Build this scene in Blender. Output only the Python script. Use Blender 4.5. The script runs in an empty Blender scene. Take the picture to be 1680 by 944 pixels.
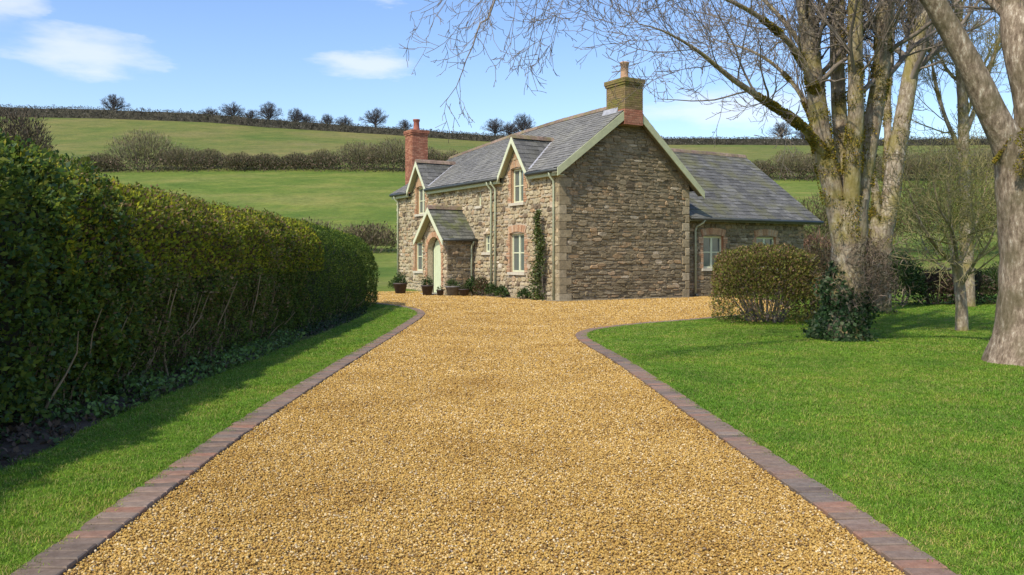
import bpy, math, random
import numpy as np
from mathutils import Vector, noise as mnoise
R = math.radians
rng = np.random.default_rng(7)
random.seed(7)
S = bpy.context.scene
COL = S.collection

# ------------------------------------------------------------------ camera
cam = bpy.data.cameras.new("camera")
cam_o = bpy.data.objects.new("camera", cam); COL.objects.link(cam_o)
cam_o.location = (0, 0, 1.4); cam_o.rotation_euler = (R(90), 0, 0)
cam.sensor_width = 36; cam.lens = 30.0; cam.shift_y = -47 / 1680
cam.clip_start = 0.05; cam.clip_end = 6000
S.camera = cam_o
S.view_settings.view_transform = 'Standard'; S.view_settings.look = 'None'
S.view_settings.exposure = 0.62; S.view_settings.gamma = 1.0
S.render.engine = 'CYCLES'
S.cycles.max_bounces = 6; S.cycles.transparent_max_bounces = 8

# ------------------------------------------------------------------ sky and sun
SUN_EL, SUN_AZ = 48, 217          # degrees; azimuth clockwise from +Y (the view direction)
w = bpy.data.worlds.new("World"); S.world = w; w.use_nodes = True
N, L = w.node_tree.nodes, w.node_tree.links
bg = N["Background"]
sky = N.new("ShaderNodeTexSky"); sky.sky_type = 'NISHITA'; sky.sun_disc = False
sky.sun_elevation = R(SUN_EL); sky.sun_rotation = R(SUN_AZ)
sky.altitude = 100; sky.air_density = 1.15; sky.dust_density = 0.9; sky.ozone_density = 3.0
def wmath(op, a, b=None):
    m = N.new("ShaderNodeMath"); m.operation = op
    for i, v in enumerate((a, b)):
        if v is None: continue
        if isinstance(v, (int, float)): m.inputs[i].default_value = v
        else: L.new(v, m.inputs[i])
    return m.outputs[0]
tc = N.new("ShaderNodeTexCoord"); sp = N.new("ShaderNodeSeparateXYZ"); L.new(tc.outputs["Generated"], sp.inputs[0])
az = wmath('ARCTAN2', sp.outputs[0], sp.outputs[1]); el = wmath('ARCSINE', sp.outputs[2])
cb = N.new("ShaderNodeCombineXYZ"); L.new(wmath('MULTIPLY', az, 3.0), cb.inputs[0]); L.new(wmath('MULTIPLY', el, 11.0), cb.inputs[1])
cn = N.new("ShaderNodeTexNoise"); cn.inputs["Scale"].default_value = 2.3; cn.inputs["Detail"].default_value = 7; cn.inputs["Roughness"].default_value = 0.55
L.new(cb.outputs[0], cn.inputs["Vector"])
fine = wmath('SUBTRACT', cn.outputs["Fac"], 0.5)
def cloud(ca, ce, ra, re):        # a long flat cloud centred on a direction
    da = wmath('DIVIDE', wmath('SUBTRACT', az, R(ca)), R(ra)); de = wmath('DIVIDE', wmath('SUBTRACT', el, R(ce)), R(re))
    d2 = wmath('ADD', wmath('MULTIPLY', da, da), wmath('MULTIPLY', de, de))
    return wmath('MAXIMUM', wmath('SUBTRACT', 1.0, d2), 0.0)
wn = N.new("ShaderNodeTexNoise"); wn.inputs["Scale"].default_value = 1.5; wn.inputs["Detail"].default_value = 6; wn.inputs["Roughness"].default_value = .62; L.new(cb.outputs[0], wn.inputs["Vector"])
wsep = N.new("ShaderNodeSeparateColor"); L.new(wn.outputs["Color"], wsep.inputs[0])
az0, el0 = az, el
az = wmath('ADD', az0, wmath('MULTIPLY', wmath('SUBTRACT', wsep.outputs[0], .5), .22)); el = wmath('ADD', el0, wmath('MULTIPLY', wmath('SUBTRACT', wsep.outputs[1], .5), .075))
tot = None
for c in ((-26.5, 12.6, 6.5, 1.5), (-32.0, 15.5, 4.5, 3.5), (-9.6, 12.9, 4.2, 1.05), (-9.0, 16.9, 2.6, .8), (15, 10.0, 9, 1.6),
          (48, 14, 8, 2.0), (-62, 18, 14, 3.5), (95, 22, 16, 4), (150, 16, 18, 4), (-120, 20, 20, 4), (-160, 30, 22, 6)):
    e = cloud(*c); tot = e if tot is None else wmath('MAXIMUM', tot, e)
dens = wmath('MULTIPLY', wmath('ADD', wmath('MULTIPLY', tot, 1.0), wmath('MULTIPLY', fine, 2.6)), wmath('MINIMUM', wmath('MULTIPLY', tot, 4.0), 1.0))
cr = N.new("ShaderNodeMapRange"); cr.interpolation_type = 'SMOOTHSTEP'; L.new(dens, cr.inputs[0])
cr.inputs[1].default_value = 0.0; cr.inputs[2].default_value = 1.25; cr.inputs[3].default_value = 0; cr.inputs[4].default_value = 0.58
mix = N.new("ShaderNodeMix"); mix.data_type = 'RGBA'; L.new(cr.outputs[0], mix.inputs[0])
hsv = N.new("ShaderNodeHueSaturation"); hsv.inputs["Saturation"].default_value = 1.12; hsv.inputs["Hue"].default_value = 0.511; L.new(sky.outputs[0], hsv.inputs["Color"])
L.new(hsv.outputs[0], mix.inputs[6]); mix.inputs[7].default_value = (4.9, 5.0, 5.35, 1)
L.new(mix.outputs[2], bg.inputs["Color"]); bg.inputs["Strength"].default_value = 0.14
sun = bpy.data.lights.new("sun", 'SUN'); sun.energy = 3.0; sun.angle = R(1.2); sun.color = (1.0, 0.92, 0.78)
sun_o = bpy.data.objects.new("sun", sun); COL.objects.link(sun_o)
sd = Vector((math.sin(R(SUN_AZ)) * math.cos(R(SUN_EL)), math.cos(R(SUN_AZ)) * math.cos(R(SUN_EL)), math.sin(R(SUN_EL))))
sun_o.rotation_euler = sd.to_track_quat('Z', 'Y').to_euler(); sun_o.location = sd * 60

# ------------------------------------------------------------------ helpers
def at(x, y, Y):                  # a point of the photograph (1680 x 944) at distance Y
    return np.array(((x - 840) / 1400 * Y, Y, 1.4 + (425 - y) / 1400 * Y))

def mesh_np(name, V, F, mat=None, attrs=None, smooth=False):
    """V (n,3); F a list of int arrays, each (m,k)."""
    V = np.asarray(V, np.float32); F = [np.asarray(f, np.int32) for f in F if len(f)]
    me = bpy.data.meshes.new(name)
    me.vertices.add(len(V)); me.vertices.foreach_set("co", V.ravel())
    nl = sum(f.size for f in F); npol = sum(len(f) for f in F)
    if npol:
        me.loops.add(nl); me.loops.foreach_set("vertex_index", np.concatenate([f.ravel() for f in F]))
        tot = np.concatenate([np.full(len(f), f.shape[1], np.int32) for f in F])
        st = np.concatenate(([0], np.cumsum(tot)[:-1])).astype(np.int32)
        me.polygons.add(npol); me.polygons.foreach_set("loop_start", st)
        if smooth: me.polygons.foreach_set("use_smooth", np.ones(npol, bool))
    for k, a in (attrs or {}).items():
        a = np.asarray(a, np.float32)
        if a.ndim == 1 and k != 'scv':
            at_ = me.attributes.new(k, 'FLOAT', 'POINT'); at_.data.foreach_set("value", a)
        elif a.shape[1] == 3 and k != 'Col':
            at_ = me.attributes.new(k, 'FLOAT_VECTOR', 'POINT'); at_.data.foreach_set("vector", a.ravel())
        else:
            if a.shape[1] == 3: a = np.concatenate((a, np.ones((len(a), 1), np.float32)), 1)
            at_ = me.attributes.new(k, 'FLOAT_COLOR', 'POINT'); at_.data.foreach_set("color", a.ravel())
    me.update(calc_edges=True)
    if mat: me.materials.append(mat)
    return me

def link(name, me, parent=None, loc=None):
    o = bpy.data.objects.new(name, me); COL.objects.link(o)
    if parent is not None: o.parent = parent
    if loc is not None: o.location = loc
    return o
def tag(o, label=None, cat=None, group=None, kind=None):
    for k, v in (('label', label), ('category', cat), ('group', group), ('kind', kind)):
        if v: o[k] = v
    return o
def thing(name, label, cat, loc=(0, 0, 0), rz=0, group=None):
    o = bpy.data.objects.new(name, None); COL.objects.link(o)
    o.empty_display_size = .2; o.location = loc; o.rotation_euler = (0, 0, rz)
    return tag(o, label, cat, group)
def copy_tree(o, loc, rz, sc, label):
    c = o.copy(); COL.objects.link(c); c.location = loc; c.rotation_euler = (0, 0, rz); c.scale = (sc, sc, sc)
    if label: c['label'] = label
    for ch in list(o.children):
        d = ch.copy(); COL.objects.link(d); d.parent = c
    return c

class MB:
    """collects boxes, prisms, bars and stones into one mesh"""
    def __init__(s): s.v, s.q, s.t, s.n, s.p, s.r = [], [], [], [], [], []
    def add(s, V, F, r=None):
        o = len(s.v); s.v += [tuple(x) for x in V]; s.r += [random.random() if r is None else r] * len(V)
        for f in F:
            f = [i + o for i in f]
            (s.q if len(f) == 4 else s.t if len(f) == 3 else s.n).append(f)
        return s
    def box(s, x0, x1, y0, y1, z0, z1, r=None):
        V = [(x0, y0, z0), (x1, y0, z0), (x1, y1, z0), (x0, y1, z0), (x0, y0, z1), (x1, y0, z1), (x1, y1, z1), (x0, y1, z1)]
        return s.add(V, [(0, 3, 2, 1), (4, 5, 6, 7), (0, 1, 5, 4), (1, 2, 6, 5), (2, 3, 7, 6), (3, 0, 4, 7)], r)
    def hexa(s, B, T, r=None):   # bottom ring of four, top ring of four
        return s.add(list(B) + list(T), [(3, 2, 1, 0), (4, 5, 6, 7), (0, 1, 5, 4), (1, 2, 6, 5), (2, 3, 7, 6), (3, 0, 4, 7)], r)
    def poly(s, P, r=None): return s.add(P, [tuple(range(len(P)))], r)
    def bar(s, p, q, wd, hd, up=(0, 0, 1)):   # square bar from p to q
        p, q, up = Vector(p), Vector(q), Vector(up); d = (q - p).normalized(); sd_ = d.cross(up).normalized() * wd / 2; u_ = sd_.cross(d).normalized() * hd / 2
        return s.hexa([p - sd_ - u_, p + sd_ - u_, p + sd_ + u_, p - sd_ + u_], [q - sd_ - u_, q + sd_ - u_, q + sd_ + u_, q - sd_ + u_])
    def tube(s, pts, rad, sides=8, cap=True):
        V, F = tube(np.array(pts, float), rad if np.ndim(rad) else np.full(len(pts), rad), sides)
        s.add(V, [tuple(f) for f in F])
        if cap:
            n = len(V); o = len(s.v) - n
            s.n.append(list(range(o, o + sides))[::-1]); s.n.append(list(range(o + n - sides, o + n)))
        return s
    def lathe(s, prof, c=(0, 0, 0), sides=16):
        V = []; F = []
        for r_, z in prof:
            for k in range(sides):
                a = 2 * math.pi * k / sides; V.append((c[0] + r_ * math.cos(a), c[1] + r_ * math.sin(a), c[2] + z))
        for i in range(len(prof) - 1):
            for k in range(sides):
                a, b = i * sides + k, i * sides + (k + 1) % sides; F.append((a, b, b + sides, a + sides))
        return s.add(V, F)
    def mesh(s, name, mat, smooth=False):
        me = bpy.data.meshes.new(name); me.from_pydata(s.v, [], s.q + s.t + s.n)
        a = me.attributes.new('rnd', 'FLOAT', 'POINT'); a.data.foreach_set('value', np.array(s.r, np.float32))
        if smooth:
            me.polygons.foreach_set("use_smooth", np.ones(len(me.polygons), bool))
        if mat: me.materials.append(mat)
        me.update(); return me
    def build(s, name, mat, parent=None, smooth=False, kind=None):
        o = link(name, s.mesh(name, mat, smooth), parent)
        if kind: o['kind'] = kind
        return o

def tube(P, rad, sides, jit=None):
    n = len(P); T = np.gradient(P, axis=0); T /= np.linalg.norm(T, axis=1)[:, None] + 1e-9
    ref = np.array((0, 0, 1.)) if abs(T[0][2]) < .9 else np.array((1., 0, 0))
    V = np.empty((n, sides, 3)); a = np.arange(sides) * 2 * np.pi / sides
    u = np.cross(T[0], ref); u /= np.linalg.norm(u)
    for i in range(n):
        u = u - T[i] * (u @ T[i]); u /= np.linalg.norm(u) + 1e-9; b = np.cross(T[i], u)
        rr = rad[i] if jit is None else rad[i] * jit[i][:, None]
        V[i] = P[i] + (np.cos(a)[:, None] * u + np.sin(a)[:, None] * b) * rr
    i, k = np.meshgrid(np.arange(n - 1), np.arange(sides), indexing='ij'); k2 = (k + 1) % sides
    F = np.stack((i * sides + k, i * sides + k2, (i + 1) * sides + k2, (i + 1) * sides + k), -1).reshape(-1, 4)
    return V.reshape(-1, 3), F

class Tubes:
    def __init__(s): s.V, s.F, s.n = [], [], 0
    def add(s, P, rad, sides, rough=0):
        P = np.asarray(P, float); rad = np.asarray(rad, float); jit = None
        if rough: jit = 1 + rough * (rng.random((len(P), sides)) - .5)
        V, F = tube(P, rad, sides, jit); s.V.append(V); s.F.append(F + s.n); s.n += len(V)
    def build(s, name, mat, parent, origin=(0, 0, 0), kind=None):
        if not s.V: return None
        me = mesh_np(name, np.concatenate(s.V) - np.asarray(origin), [np.concatenate(s.F)], mat, smooth=True)
        o = link(name, me, parent)
        if kind: o['kind'] = kind
        return o

def unit(v): return v / (np.linalg.norm(v, axis=-1, keepdims=True) + 1e-9)
def leaves_arrays(P, D, Nn, size, asp, col, fold=.12):
    """kite-shaped leaves at P pointing along D, facing Nn"""
    n = len(P); D = unit(D); Sd = unit(np.cross(D, Nn)); Nn = np.cross(Sd, D)
    size = np.broadcast_to(size, (n,))[:, None]; Wd = size * np.broadcast_to(asp, (n,))[:, None] * .5
    V = np.stack((P, P + D * size * .45 + Sd * Wd + Nn * size * fold, P + D * size, P + D * size * .45 - Sd * Wd + Nn * size * fold), 1).reshape(-1, 3)
    F = np.arange(4 * n).reshape(-1, 4)
    return V, F, np.repeat(np.clip(col, 0.003, 1), 4, 0)
def leaf_mesh(name, parts, mat, origin=(0, 0, 0)):
    V, F, C, o = [], [], [], 0
    for v, f, c in parts: V.append(v); F.append(f + o); C.append(c); o += len(v)
    return mesh_np(name, np.concatenate(V) - np.asarray(origin), [np.concatenate(F)], mat, {'Col': np.concatenate(C)})
def mixcol(n, cols, wts=None, var=.25):
    cols = np.array(cols, float); wts = None if wts is None else np.array(wts) / np.sum(wts)
    c = cols[rng.choice(len(cols), n, p=wts)]
    return c * (1 + var * (rng.random((n, 1)) * 2 - 1)) * (1 + .1 * (rng.random((n, 3)) - .5))
def rdir(n): return unit(rng.normal(size=(n, 3)))
def smooth_noise(P, f, seed=0): return np.array([mnoise.noise(Vector((x * f + seed, y * f, z * f))) for x, y, z in P])

# ------------------------------------------------------------------ materials
def nodes(name):
    m = bpy.data.materials.new(name); m.use_nodes = True; nt = m.node_tree
    return m, nt.nodes, nt.links, nt.nodes["Principled BSDF"]
def ramp(n, stops, interp='LINEAR'):
    r = n.new("ShaderNodeValToRGB"); r.color_ramp.interpolation = interp; e = r.color_ramp.elements
    while len(e) < len(stops): e.new(.5)
    for x, (p, c) in zip(e, stops): x.position = p; x.color = (*c, 1) if len(c) == 3 else c
    return r
def noise_node(n, l, vec, scale, detail=5, rough=.55):
    t = n.new("ShaderNodeTexNoise"); t.inputs["Scale"].default_value = scale; t.inputs["Detail"].default_value = detail; t.inputs["Roughness"].default_value = rough
    if vec is not None: l.new(vec, t.inputs["Vector"])
    return t
def mixn(n, l, fac, a, b, mode='MIX'):
    m = n.new("ShaderNodeMix"); m.data_type = 'RGBA'; m.blend_type = mode
    for i, v in ((0, fac), (6, a), (7, b)):
        if isinstance(v, (int, float)): m.inputs[i].default_value = v
        elif isinstance(v, tuple): m.inputs[i].default_value = (*v, 1)
        else: l.new(v, m.inputs[i])
    return m.outputs[2]
def bump(n, l, b, h, strength, dist):
    x = n.new("ShaderNodeBump"); x.inputs["Strength"].default_value = strength; x.inputs["Distance"].default_value = dist
    l.new(h, x.inputs["Height"]); l.new(x.outputs[0], b.inputs["Normal"])
def coord(n, which="Object"):
    return n.new("ShaderNodeTexCoord").outputs[which]
def rnd_attr(n):
    a = n.new("ShaderNodeAttribute"); a.attribute_name = 'rnd'; return a.outputs["Fac"]

def pieces_mat(name, stops, rough=.85, stain=None, stain_scale=1.2, stain_amt=.5, grain=9, bumpd=.01, which='rnd'):
    """per-piece colour from a ramp + grain + weather stains"""
    m, n, l, b = nodes(name); v = coord(n)
    r = ramp(n, stops)
    if which == 'rnd': l.new(rnd_attr(n), r.inputs[0])
    else: l.new(n.new("ShaderNodeObjectInfo").outputs["Random"], r.inputs[0])
    g = noise_node(n, l, v, grain, 8, .65); gr = ramp(n, [(.25, (.55, .55, .55)), (.75, (1.4, 1.4, 1.4))]); l.new(g.outputs["Fac"], gr.inputs[0])
    c = mixn(n, l, 1.0, r.outputs[0], gr.outputs[0], 'MULTIPLY')
    if stain:
        s = noise_node(n, l, v, stain_scale, 7, .6); sr = ramp(n, [(.45, (0, 0, 0)), (.68, (stain_amt,) * 3)]); l.new(s.outputs["Fac"], sr.inputs[0])
        c = mixn(n, l, sr.outputs[0], c, stain)
    l.new(c, b.inputs["Base Color"]); b.inputs["Roughness"].default_value = rough
    b.inputs["Specular IOR Level"].default_value = .25
    bump(n, l, b, g.outputs["Fac"], .5, bumpd)
    return m
def plain(name, col, rough=.6, var=.25, scale=6, bumpd=0.002, spec=.4, metal=0):
    m, n, l, b = nodes(name); v = coord(n); t = noise_node(n, l, v, scale, 6)
    r = ramp(n, [(.3, tuple(c * (1 - var) for c in col)), (.7, tuple(c * (1 + var) for c in col))]); l.new(t.outputs["Fac"], r.inputs[0])
    l.new(r.outputs[0], b.inputs["Base Color"]); b.inputs["Roughness"].default_value = rough; b.inputs["Specular IOR Level"].default_value = spec; b.inputs["Metallic"].default_value = metal
    if bumpd: bump(n, l, b, t.outputs["Fac"], .4, bumpd)
    return m
def foliage_mat(name, rough=.55, trans=.3, spec=.35):
    m, n, l, b = nodes(name); a = n.new("ShaderNodeAttribute"); a.attribute_name = 'Col'
    l.new(a.outputs["Color"], b.inputs["Base Color"]); b.inputs["Roughness"].default_value = rough; b.inputs["Specular IOR Level"].default_value = spec
    t = n.new("ShaderNodeBsdfTranslucent"); l.new(a.outputs["Color"], t.inputs["Color"])
    mx = n.new("ShaderNodeMixShader"); mx.inputs[0].default_value = trans; l.new(b.outputs[0], mx.inputs[1]); l.new(t.outputs[0], mx.inputs[2])
    l.new(mx.outputs[0], n["Material Output"].inputs["Surface"]); return m

M = {}
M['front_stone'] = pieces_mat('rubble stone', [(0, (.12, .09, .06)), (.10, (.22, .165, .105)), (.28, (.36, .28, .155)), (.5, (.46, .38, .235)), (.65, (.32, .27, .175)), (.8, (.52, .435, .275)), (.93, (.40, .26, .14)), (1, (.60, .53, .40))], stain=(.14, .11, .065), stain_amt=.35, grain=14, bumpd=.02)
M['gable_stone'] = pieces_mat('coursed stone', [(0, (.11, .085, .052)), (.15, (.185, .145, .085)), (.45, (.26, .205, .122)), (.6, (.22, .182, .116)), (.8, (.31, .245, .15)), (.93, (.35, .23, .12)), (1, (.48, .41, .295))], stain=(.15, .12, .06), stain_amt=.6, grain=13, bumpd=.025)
M['quoin'] = pieces_mat('sandstone quoin', [(0, (.24, .19, .112)), (.5, (.31, .25, .15)), (1, (.38, .315, .205))], stain=(.2, .16, .09), stain_scale=2.5, stain_amt=.6, grain=13, bumpd=.02)
M['mortar'] = plain('lime mortar', (.40, .335, .235), .95, .3, 14, .01)
M['dark_mortar'] = plain('old mortar', (.24, .19, .118), .95, .35, 12, .01)
M['brick'] = pieces_mat('arch brick', [(0, (.36, .18, .10)), (.4, (.46, .27, .15)), (.8, (.52, .335, .20)), (1, (.48, .35, .24))], stain=(.25, .2, .14), stain_amt=.3, grain=20, bumpd=.004)
M['red_brick'] = pieces_mat('chimney brick', [(0, (.26, .10, .06)), (.5, (.37, .15, .09)), (1, (.43, .21, .13))], stain=(.16, .09, .06), stain_amt=.4, grain=20, bumpd=.004)
M['mossy_brick'] = pieces_mat('mossy chimney brick', [(0, (.17, .12, .05)), (.4, (.24, .18, .07)), (.8, (.21, .14, .07)), (1, (.28, .20, .10))], stain=(.16, .16, .025), stain_scale=3.0, stain_amt=.75, grain=20, bumpd=.006)
M['slate'] = pieces_mat('roof slate', [(0, (.135, .13, .118)), (.35, (.165, .159, .146)), (.7, (.185, .178, .163)), (1, (.215, .207, .188))], rough=.8, stain=(.25, .24, .20), stain_scale=1.1, stain_amt=.7, grain=16, bumpd=.004)
M['slate_moss'] = pieces_mat('mossy roof slate', [(0, (.085, .083, .075)), (.4, (.115, .112, .102)), (.8, (.14, .136, .124)), (1, (.18, .175, .158))], rough=.75, stain=(.15, .145, .05), stain_scale=1.0, stain_amt=.7, grain=16, bumpd=.004)
M['slate_dark'] = pieces_mat('dark roof slate', [(0, (.085, .083, .075)), (.4, (.115, .112, .102)), (.8, (.14, .136, .124)), (1, (.18, .175, .158))], rough=.7, stain=(.16, .155, .11), stain_scale=1.4, stain_amt=.4, grain=16, bumpd=.004)
M['slate_green'] = pieces_mat('green mossed slate', [(0, (.08, .08, .065)), (.4, (.11, .11, .09)), (.8, (.14, .138, .115)), (1, (.18, .175, .15))], rough=.8, stain=(.12, .135, .04), stain_scale=2.0, stain_amt=.85, grain=16, bumpd=.004)
M['roof_bed'] = plain('roof underlay', (.05, .05, .052), .9)
M['ridge'] = pieces_mat('ridge tile', [(0, (.16, .11, .085)), (1, (.28, .2, .15))], stain=(.20, .19, .07), stain_scale=3, stain_amt=.7)
M['sage'] = plain('sage green paint', (.43, .44, .255), .5, .1, 5, .001)
M['pipe'] = plain('downpipe paint', (.40, .43, .29), .5, .15, 5, .001)
M['pale'] = plain('pale green paint', (.60, .62, .42), .45, .06, 5, .001)
M['door'] = plain('door paint', (.58, .64, .42), .45, .06, 4, .001)
M['gutter'] = plain('dark gutter', (.055, .06, .055), .45, .3, 6, .001)
M['soffit'] = plain('dark timber', (.16, .15, .09), .7)  # dark olive brown timber for the gable soffits and wing fascia
M['sill'] = plain('sill stone', (.52, .47, .36), .8, .15, 8)
M['lead'] = plain('lead flashing', (.34, .34, .36), .5, .2, 8)
M['pot'] = plain('chimney pot clay', (.44, .27, .16), .8, .3, 10)
M['red_pot'] = plain('red pot clay', (.36, .13, .09), .8, .3, 10)
M['planter'] = plain('grey planter', (.16, .15, .14), .7, .3, 9)
M['planter2'] = plain('brown planter', (.06, .045, .04), .6, .3, 9)
M['iron'] = plain('black iron', (.02, .02, .02), .4)
M['paving'] = plain('threshold stone', (.36, .32, .26), .85, .25, 7)
def glass_mat():
    m, n, l, b = nodes('window glass'); b.inputs["Base Color"].default_value = (.11, .13, .115, 1)
    b.inputs["Roughness"].default_value = .06; b.inputs["Specular IOR Level"].default_value = .9
    t = noise_node(n, l, coord(n), 2.2, 2); bump(n, l, b, t.outputs["Fac"], .12, .02); return m
M['glass'] = glass_mat()
def bark(name, cols, moss, moss_amt, scale=5):
    m, n, l, b = nodes(name); v = coord(n)
    mp = n.new("ShaderNodeMapping"); mp.inputs["Scale"].default_value = (1, 1, .35); l.new(v, mp.inputs[0])
    t = noise_node(n, l, mp.outputs[0], scale * 4.5, 10, .74); r = ramp(n, [(.34, cols[0]), (.48, cols[1]), (.57, cols[2]), (.66, cols[3])]); l.new(t.outputs["Fac"], r.inputs[0])
    s = noise_node(n, l, v, scale * .55, 6, .6); sr = ramp(n, [(.46, (0, 0, 0)), (.6, (moss_amt,) * 3)]); l.new(s.outputs["Fac"], sr.inputs[0])
    l.new(mixn(n, l, sr.outputs[0], r.outputs[0], moss), b.inputs["Base Color"]); b.inputs["Roughness"].default_value = .9; b.inputs["Specular IOR Level"].default_value = .15
    f = noise_node(n, l, mp.outputs[0], scale * 5, 8, .7); bump(n, l, b, f.outputs["Fac"], .9, .03); return m
M['bark_big'] = bark('plane bark', [(.10, .07, .045), (.24, .18, .125), (.37, .29, .205), (.66, .58, .46)], (.11, .095, .045), .6, 4)
M['bark'] = bark('mossy bark', [(.12, .085, .055), (.26, .205, .14), (.37, .305, .215), (.56, .50, .39)], (.24, .20, .045), .7, 3.5)
M['bark_far'] = plain('far bark', (.075, .068, .068), .9)
M['twig'] = plain('twig bark', (.19, .155, .12), .85, .4, 3, 0)
M['twig_green'] = plain('lichen twig', (.27, .235, .10), .85, .35, 3, 0)
M['leaf'] = foliage_mat('leaves')
M['leaf_gloss'] = foliage_mat('glossy leaves', .5, .5, .2)
M['scrub'] = foliage_mat('winter scrub', .8, .1, .15)
M['moss'] = foliage_mat('moss', .9, .2, .1)
M['far_core'] = plain('far hedge growth', (.055, .05, .036), .95, .75, 1.1, .1)
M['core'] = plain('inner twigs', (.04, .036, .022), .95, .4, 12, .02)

# ------------------------------------------------------------------ ground and hill
RX = np.array([-900, -400, -190, -150, -118, -88, -71.6, -36, -9, 46, 100, 150, 400, 900.])
RZ = np.array([52, 50, 45.0, 43.2, 42.6, 41.4, 40.0, 38.2, 36.4, 34.8, 34.4, 35.0, 36, 36.])
PY = np.array([-100, 38, 50, 60, 75, 100, 135, 250, 275, 330, 600, 2500.])
PZ = np.array([0, 0, .5, 1.1, 3.2, 8.2, 14.9, 38, 40, 39, 30, -20.])
def hill_z(x, y):
    z = np.interp(y, PY, PZ); rz = np.interp(x, RX, RZ)
    k = np.clip((y - 120) / 130, 0, 1); k = k * k * (3 - 2 * k)
    und = (np.sin(x * .045 + y * .02) * .35 + np.sin(x * .021 - y * .033 + 1) * .5) * np.clip((y - 60) / 60, 0, 1)
    return z + (rz - 38) * k + und * np.clip((280 - y) / 60, 0, 1)
def axis(segs):
    out = []
    for a, b, st in segs: out += list(np.arange(a, b, st))
    return np.array(out + [segs[-1][1]])
gx = axis([(-900, -220, 60), (-220, 200, 4), (200, 900, 60)]); gy = axis([(-100, 30, 10), (30, 300, 3), (300, 600, 30), (600, 2500, 200)])
X, Y = np.meshgrid(gx, gy); Z = hill_z(X, Y)
# soften the profile's kinks
for _ in range(2): Z[1:-1] = (Z[:-2] + 2 * Z[1:-1] + Z[2:]) / 4
i, j = np.meshgrid(np.arange(len(gy) - 1), np.arange(len(gx) - 1), indexing='ij'); nx = len(gx)
F = np.stack((i * nx + j, i * nx + j + 1, (i + 1) * nx + j + 1, (i + 1) * nx + j), -1).reshape(-1, 4)
def field_mat():
    m, n, l, b = nodes('pasture'); v = coord(n); s = n.new("ShaderNodeSeparateXYZ"); l.new(v, s.inputs[0])
    big = noise_node(n, l, v, .035, 6, .6)
    mp = n.new("ShaderNodeMapping"); mp.inputs["Scale"].default_value = (.06, .16, .2); l.new(v, mp.inputs[0]); band = noise_node(n, l, mp.outputs[0], 1.0, 6, .65)
    finen = noise_node(n, l, v, 1.6, 7, .75)
    lo = ramp(n, [(.3, (.085, .145, .022)), (.5, (.13, .175, .033)), (.68, (.195, .205, .055))]); l.new(band.outputs["Fac"], lo.inputs[0])
    hi = ramp(n, [(.3, (.10, .145, .030)), (.5, (.145, .16, .042)), (.7, (.20, .178, .066))]); l.new(big.outputs["Fac"], hi.inputs[0])
    fy = n.new("ShaderNodeMapRange"); l.new(s.outputs[1], fy.inputs[0]); fy.inputs[1].default_value = 132; fy.inputs[2].default_value = 142
    c = mixn(n, l, fy.outputs[0], lo.outputs[0], hi.outputs[0])
    mot = noise_node(n, l, v, .22, 7, .7); mr = ramp(n, [(.3, (.70, .80, .75)), (.5, (1, 1, 1)), (.7, (1.38, 1.18, 1.25))]); l.new(mot.outputs["Fac"], mr.inputs[0]); c = mixn(n, l, 1.0, c, mr.outputs[0], 'MULTIPLY')
    fr = ramp(n, [(.3, (.72, .72, .72)), (.7, (1.25, 1.25, 1.25))]); l.new(finen.outputs["Fac"], fr.inputs[0])
    l.new(mixn(n, l, 1.0, c, fr.outputs[0], 'MULTIPLY'), b.inputs["Base Color"]); b.inputs["Roughness"].default_value = .95; b.inputs["Specular IOR Level"].default_value = .1
    bump(n, l, b, finen.outputs["Fac"], .6, .3); return m
M['field'] = field_mat()
tag(link('ground', mesh_np('ground', np.stack((X, Y, Z), -1).reshape(-1, 3), [F], M['field'], smooth=True)), kind='structure')

# ------------------------------------------------------------------ drive, lawns, borders
def catmull(P, step=.05):
    P = np.array(P, float); Q = np.concatenate(([2 * P[0] - P[1]], P, [2 * P[-1] - P[-2]])); out = []
    for k in range(1, len(Q) - 2):
        m_ = max(2, int(np.linalg.norm(Q[k + 1] - Q[k]) / step)); t = np.linspace(0, 1, m_, endpoint=False)[:, None]
        a, b, c, d = Q[k - 1], Q[k], Q[k + 1], Q[k + 2]
        out.append(.5 * (2 * b + (c - a) * t + (2 * a - 5 * b + 4 * c - d) * t ** 2 + (3 * b - a - 3 * c + d) * t ** 3))
    return np.concatenate(out + [P[-1:]])
BW = .215
LIN = catmull([(-1.78, -7), (-1.90, 0), (-1.97, 3.8), (-2.1, 7), (-2.13, 11.2), (-2.1, 16), (-2.12, 20), (-2.24, 21.9), (-2.75, 23.9), (-3.8, 25.9), (-5.4, 27.2), (-8, 27.9), (-14, 28.2)])
RIN = catmull([(2.0, -7), (1.83, 0), (1.72, 3.8), (1.58, 7), (1.38, 11.2), (1.2, 13.4), (1.12, 14.9), (1.25, 16.0), (1.75, 17.1), (2.7, 18.2), (3.8, 19.2), (5.2, 20.6), (6.9, 22.4), (7.9, 24.8), (8.4, 27.8), (8.7, 32.5)])
def offset(P, d):
    T = np.gradient(P, axis=0); T = unit(T); return P + np.stack((-T[:, 1], T[:, 0]), 1) * d
LOUT, ROUT = offset(LIN, BW), offset(RIN, -BW)
def strip(A, B, z0, z1, nu=1):
    n = len(A); t = np.linspace(0, 1, nu + 1)
    V = np.concatenate([np.c_[A * (1 - s) + B * s, np.full(n, z0 * (1 - s) + z1 * s)] for s in t]); F = []
    i = np.arange(n - 1)
    for k in range(nu): F.append(np.stack((k * n + i, k * n + i + 1, (k + 1) * n + i + 1, (k + 1) * n + i), 1))
    return V, np.concatenate(F)
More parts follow.
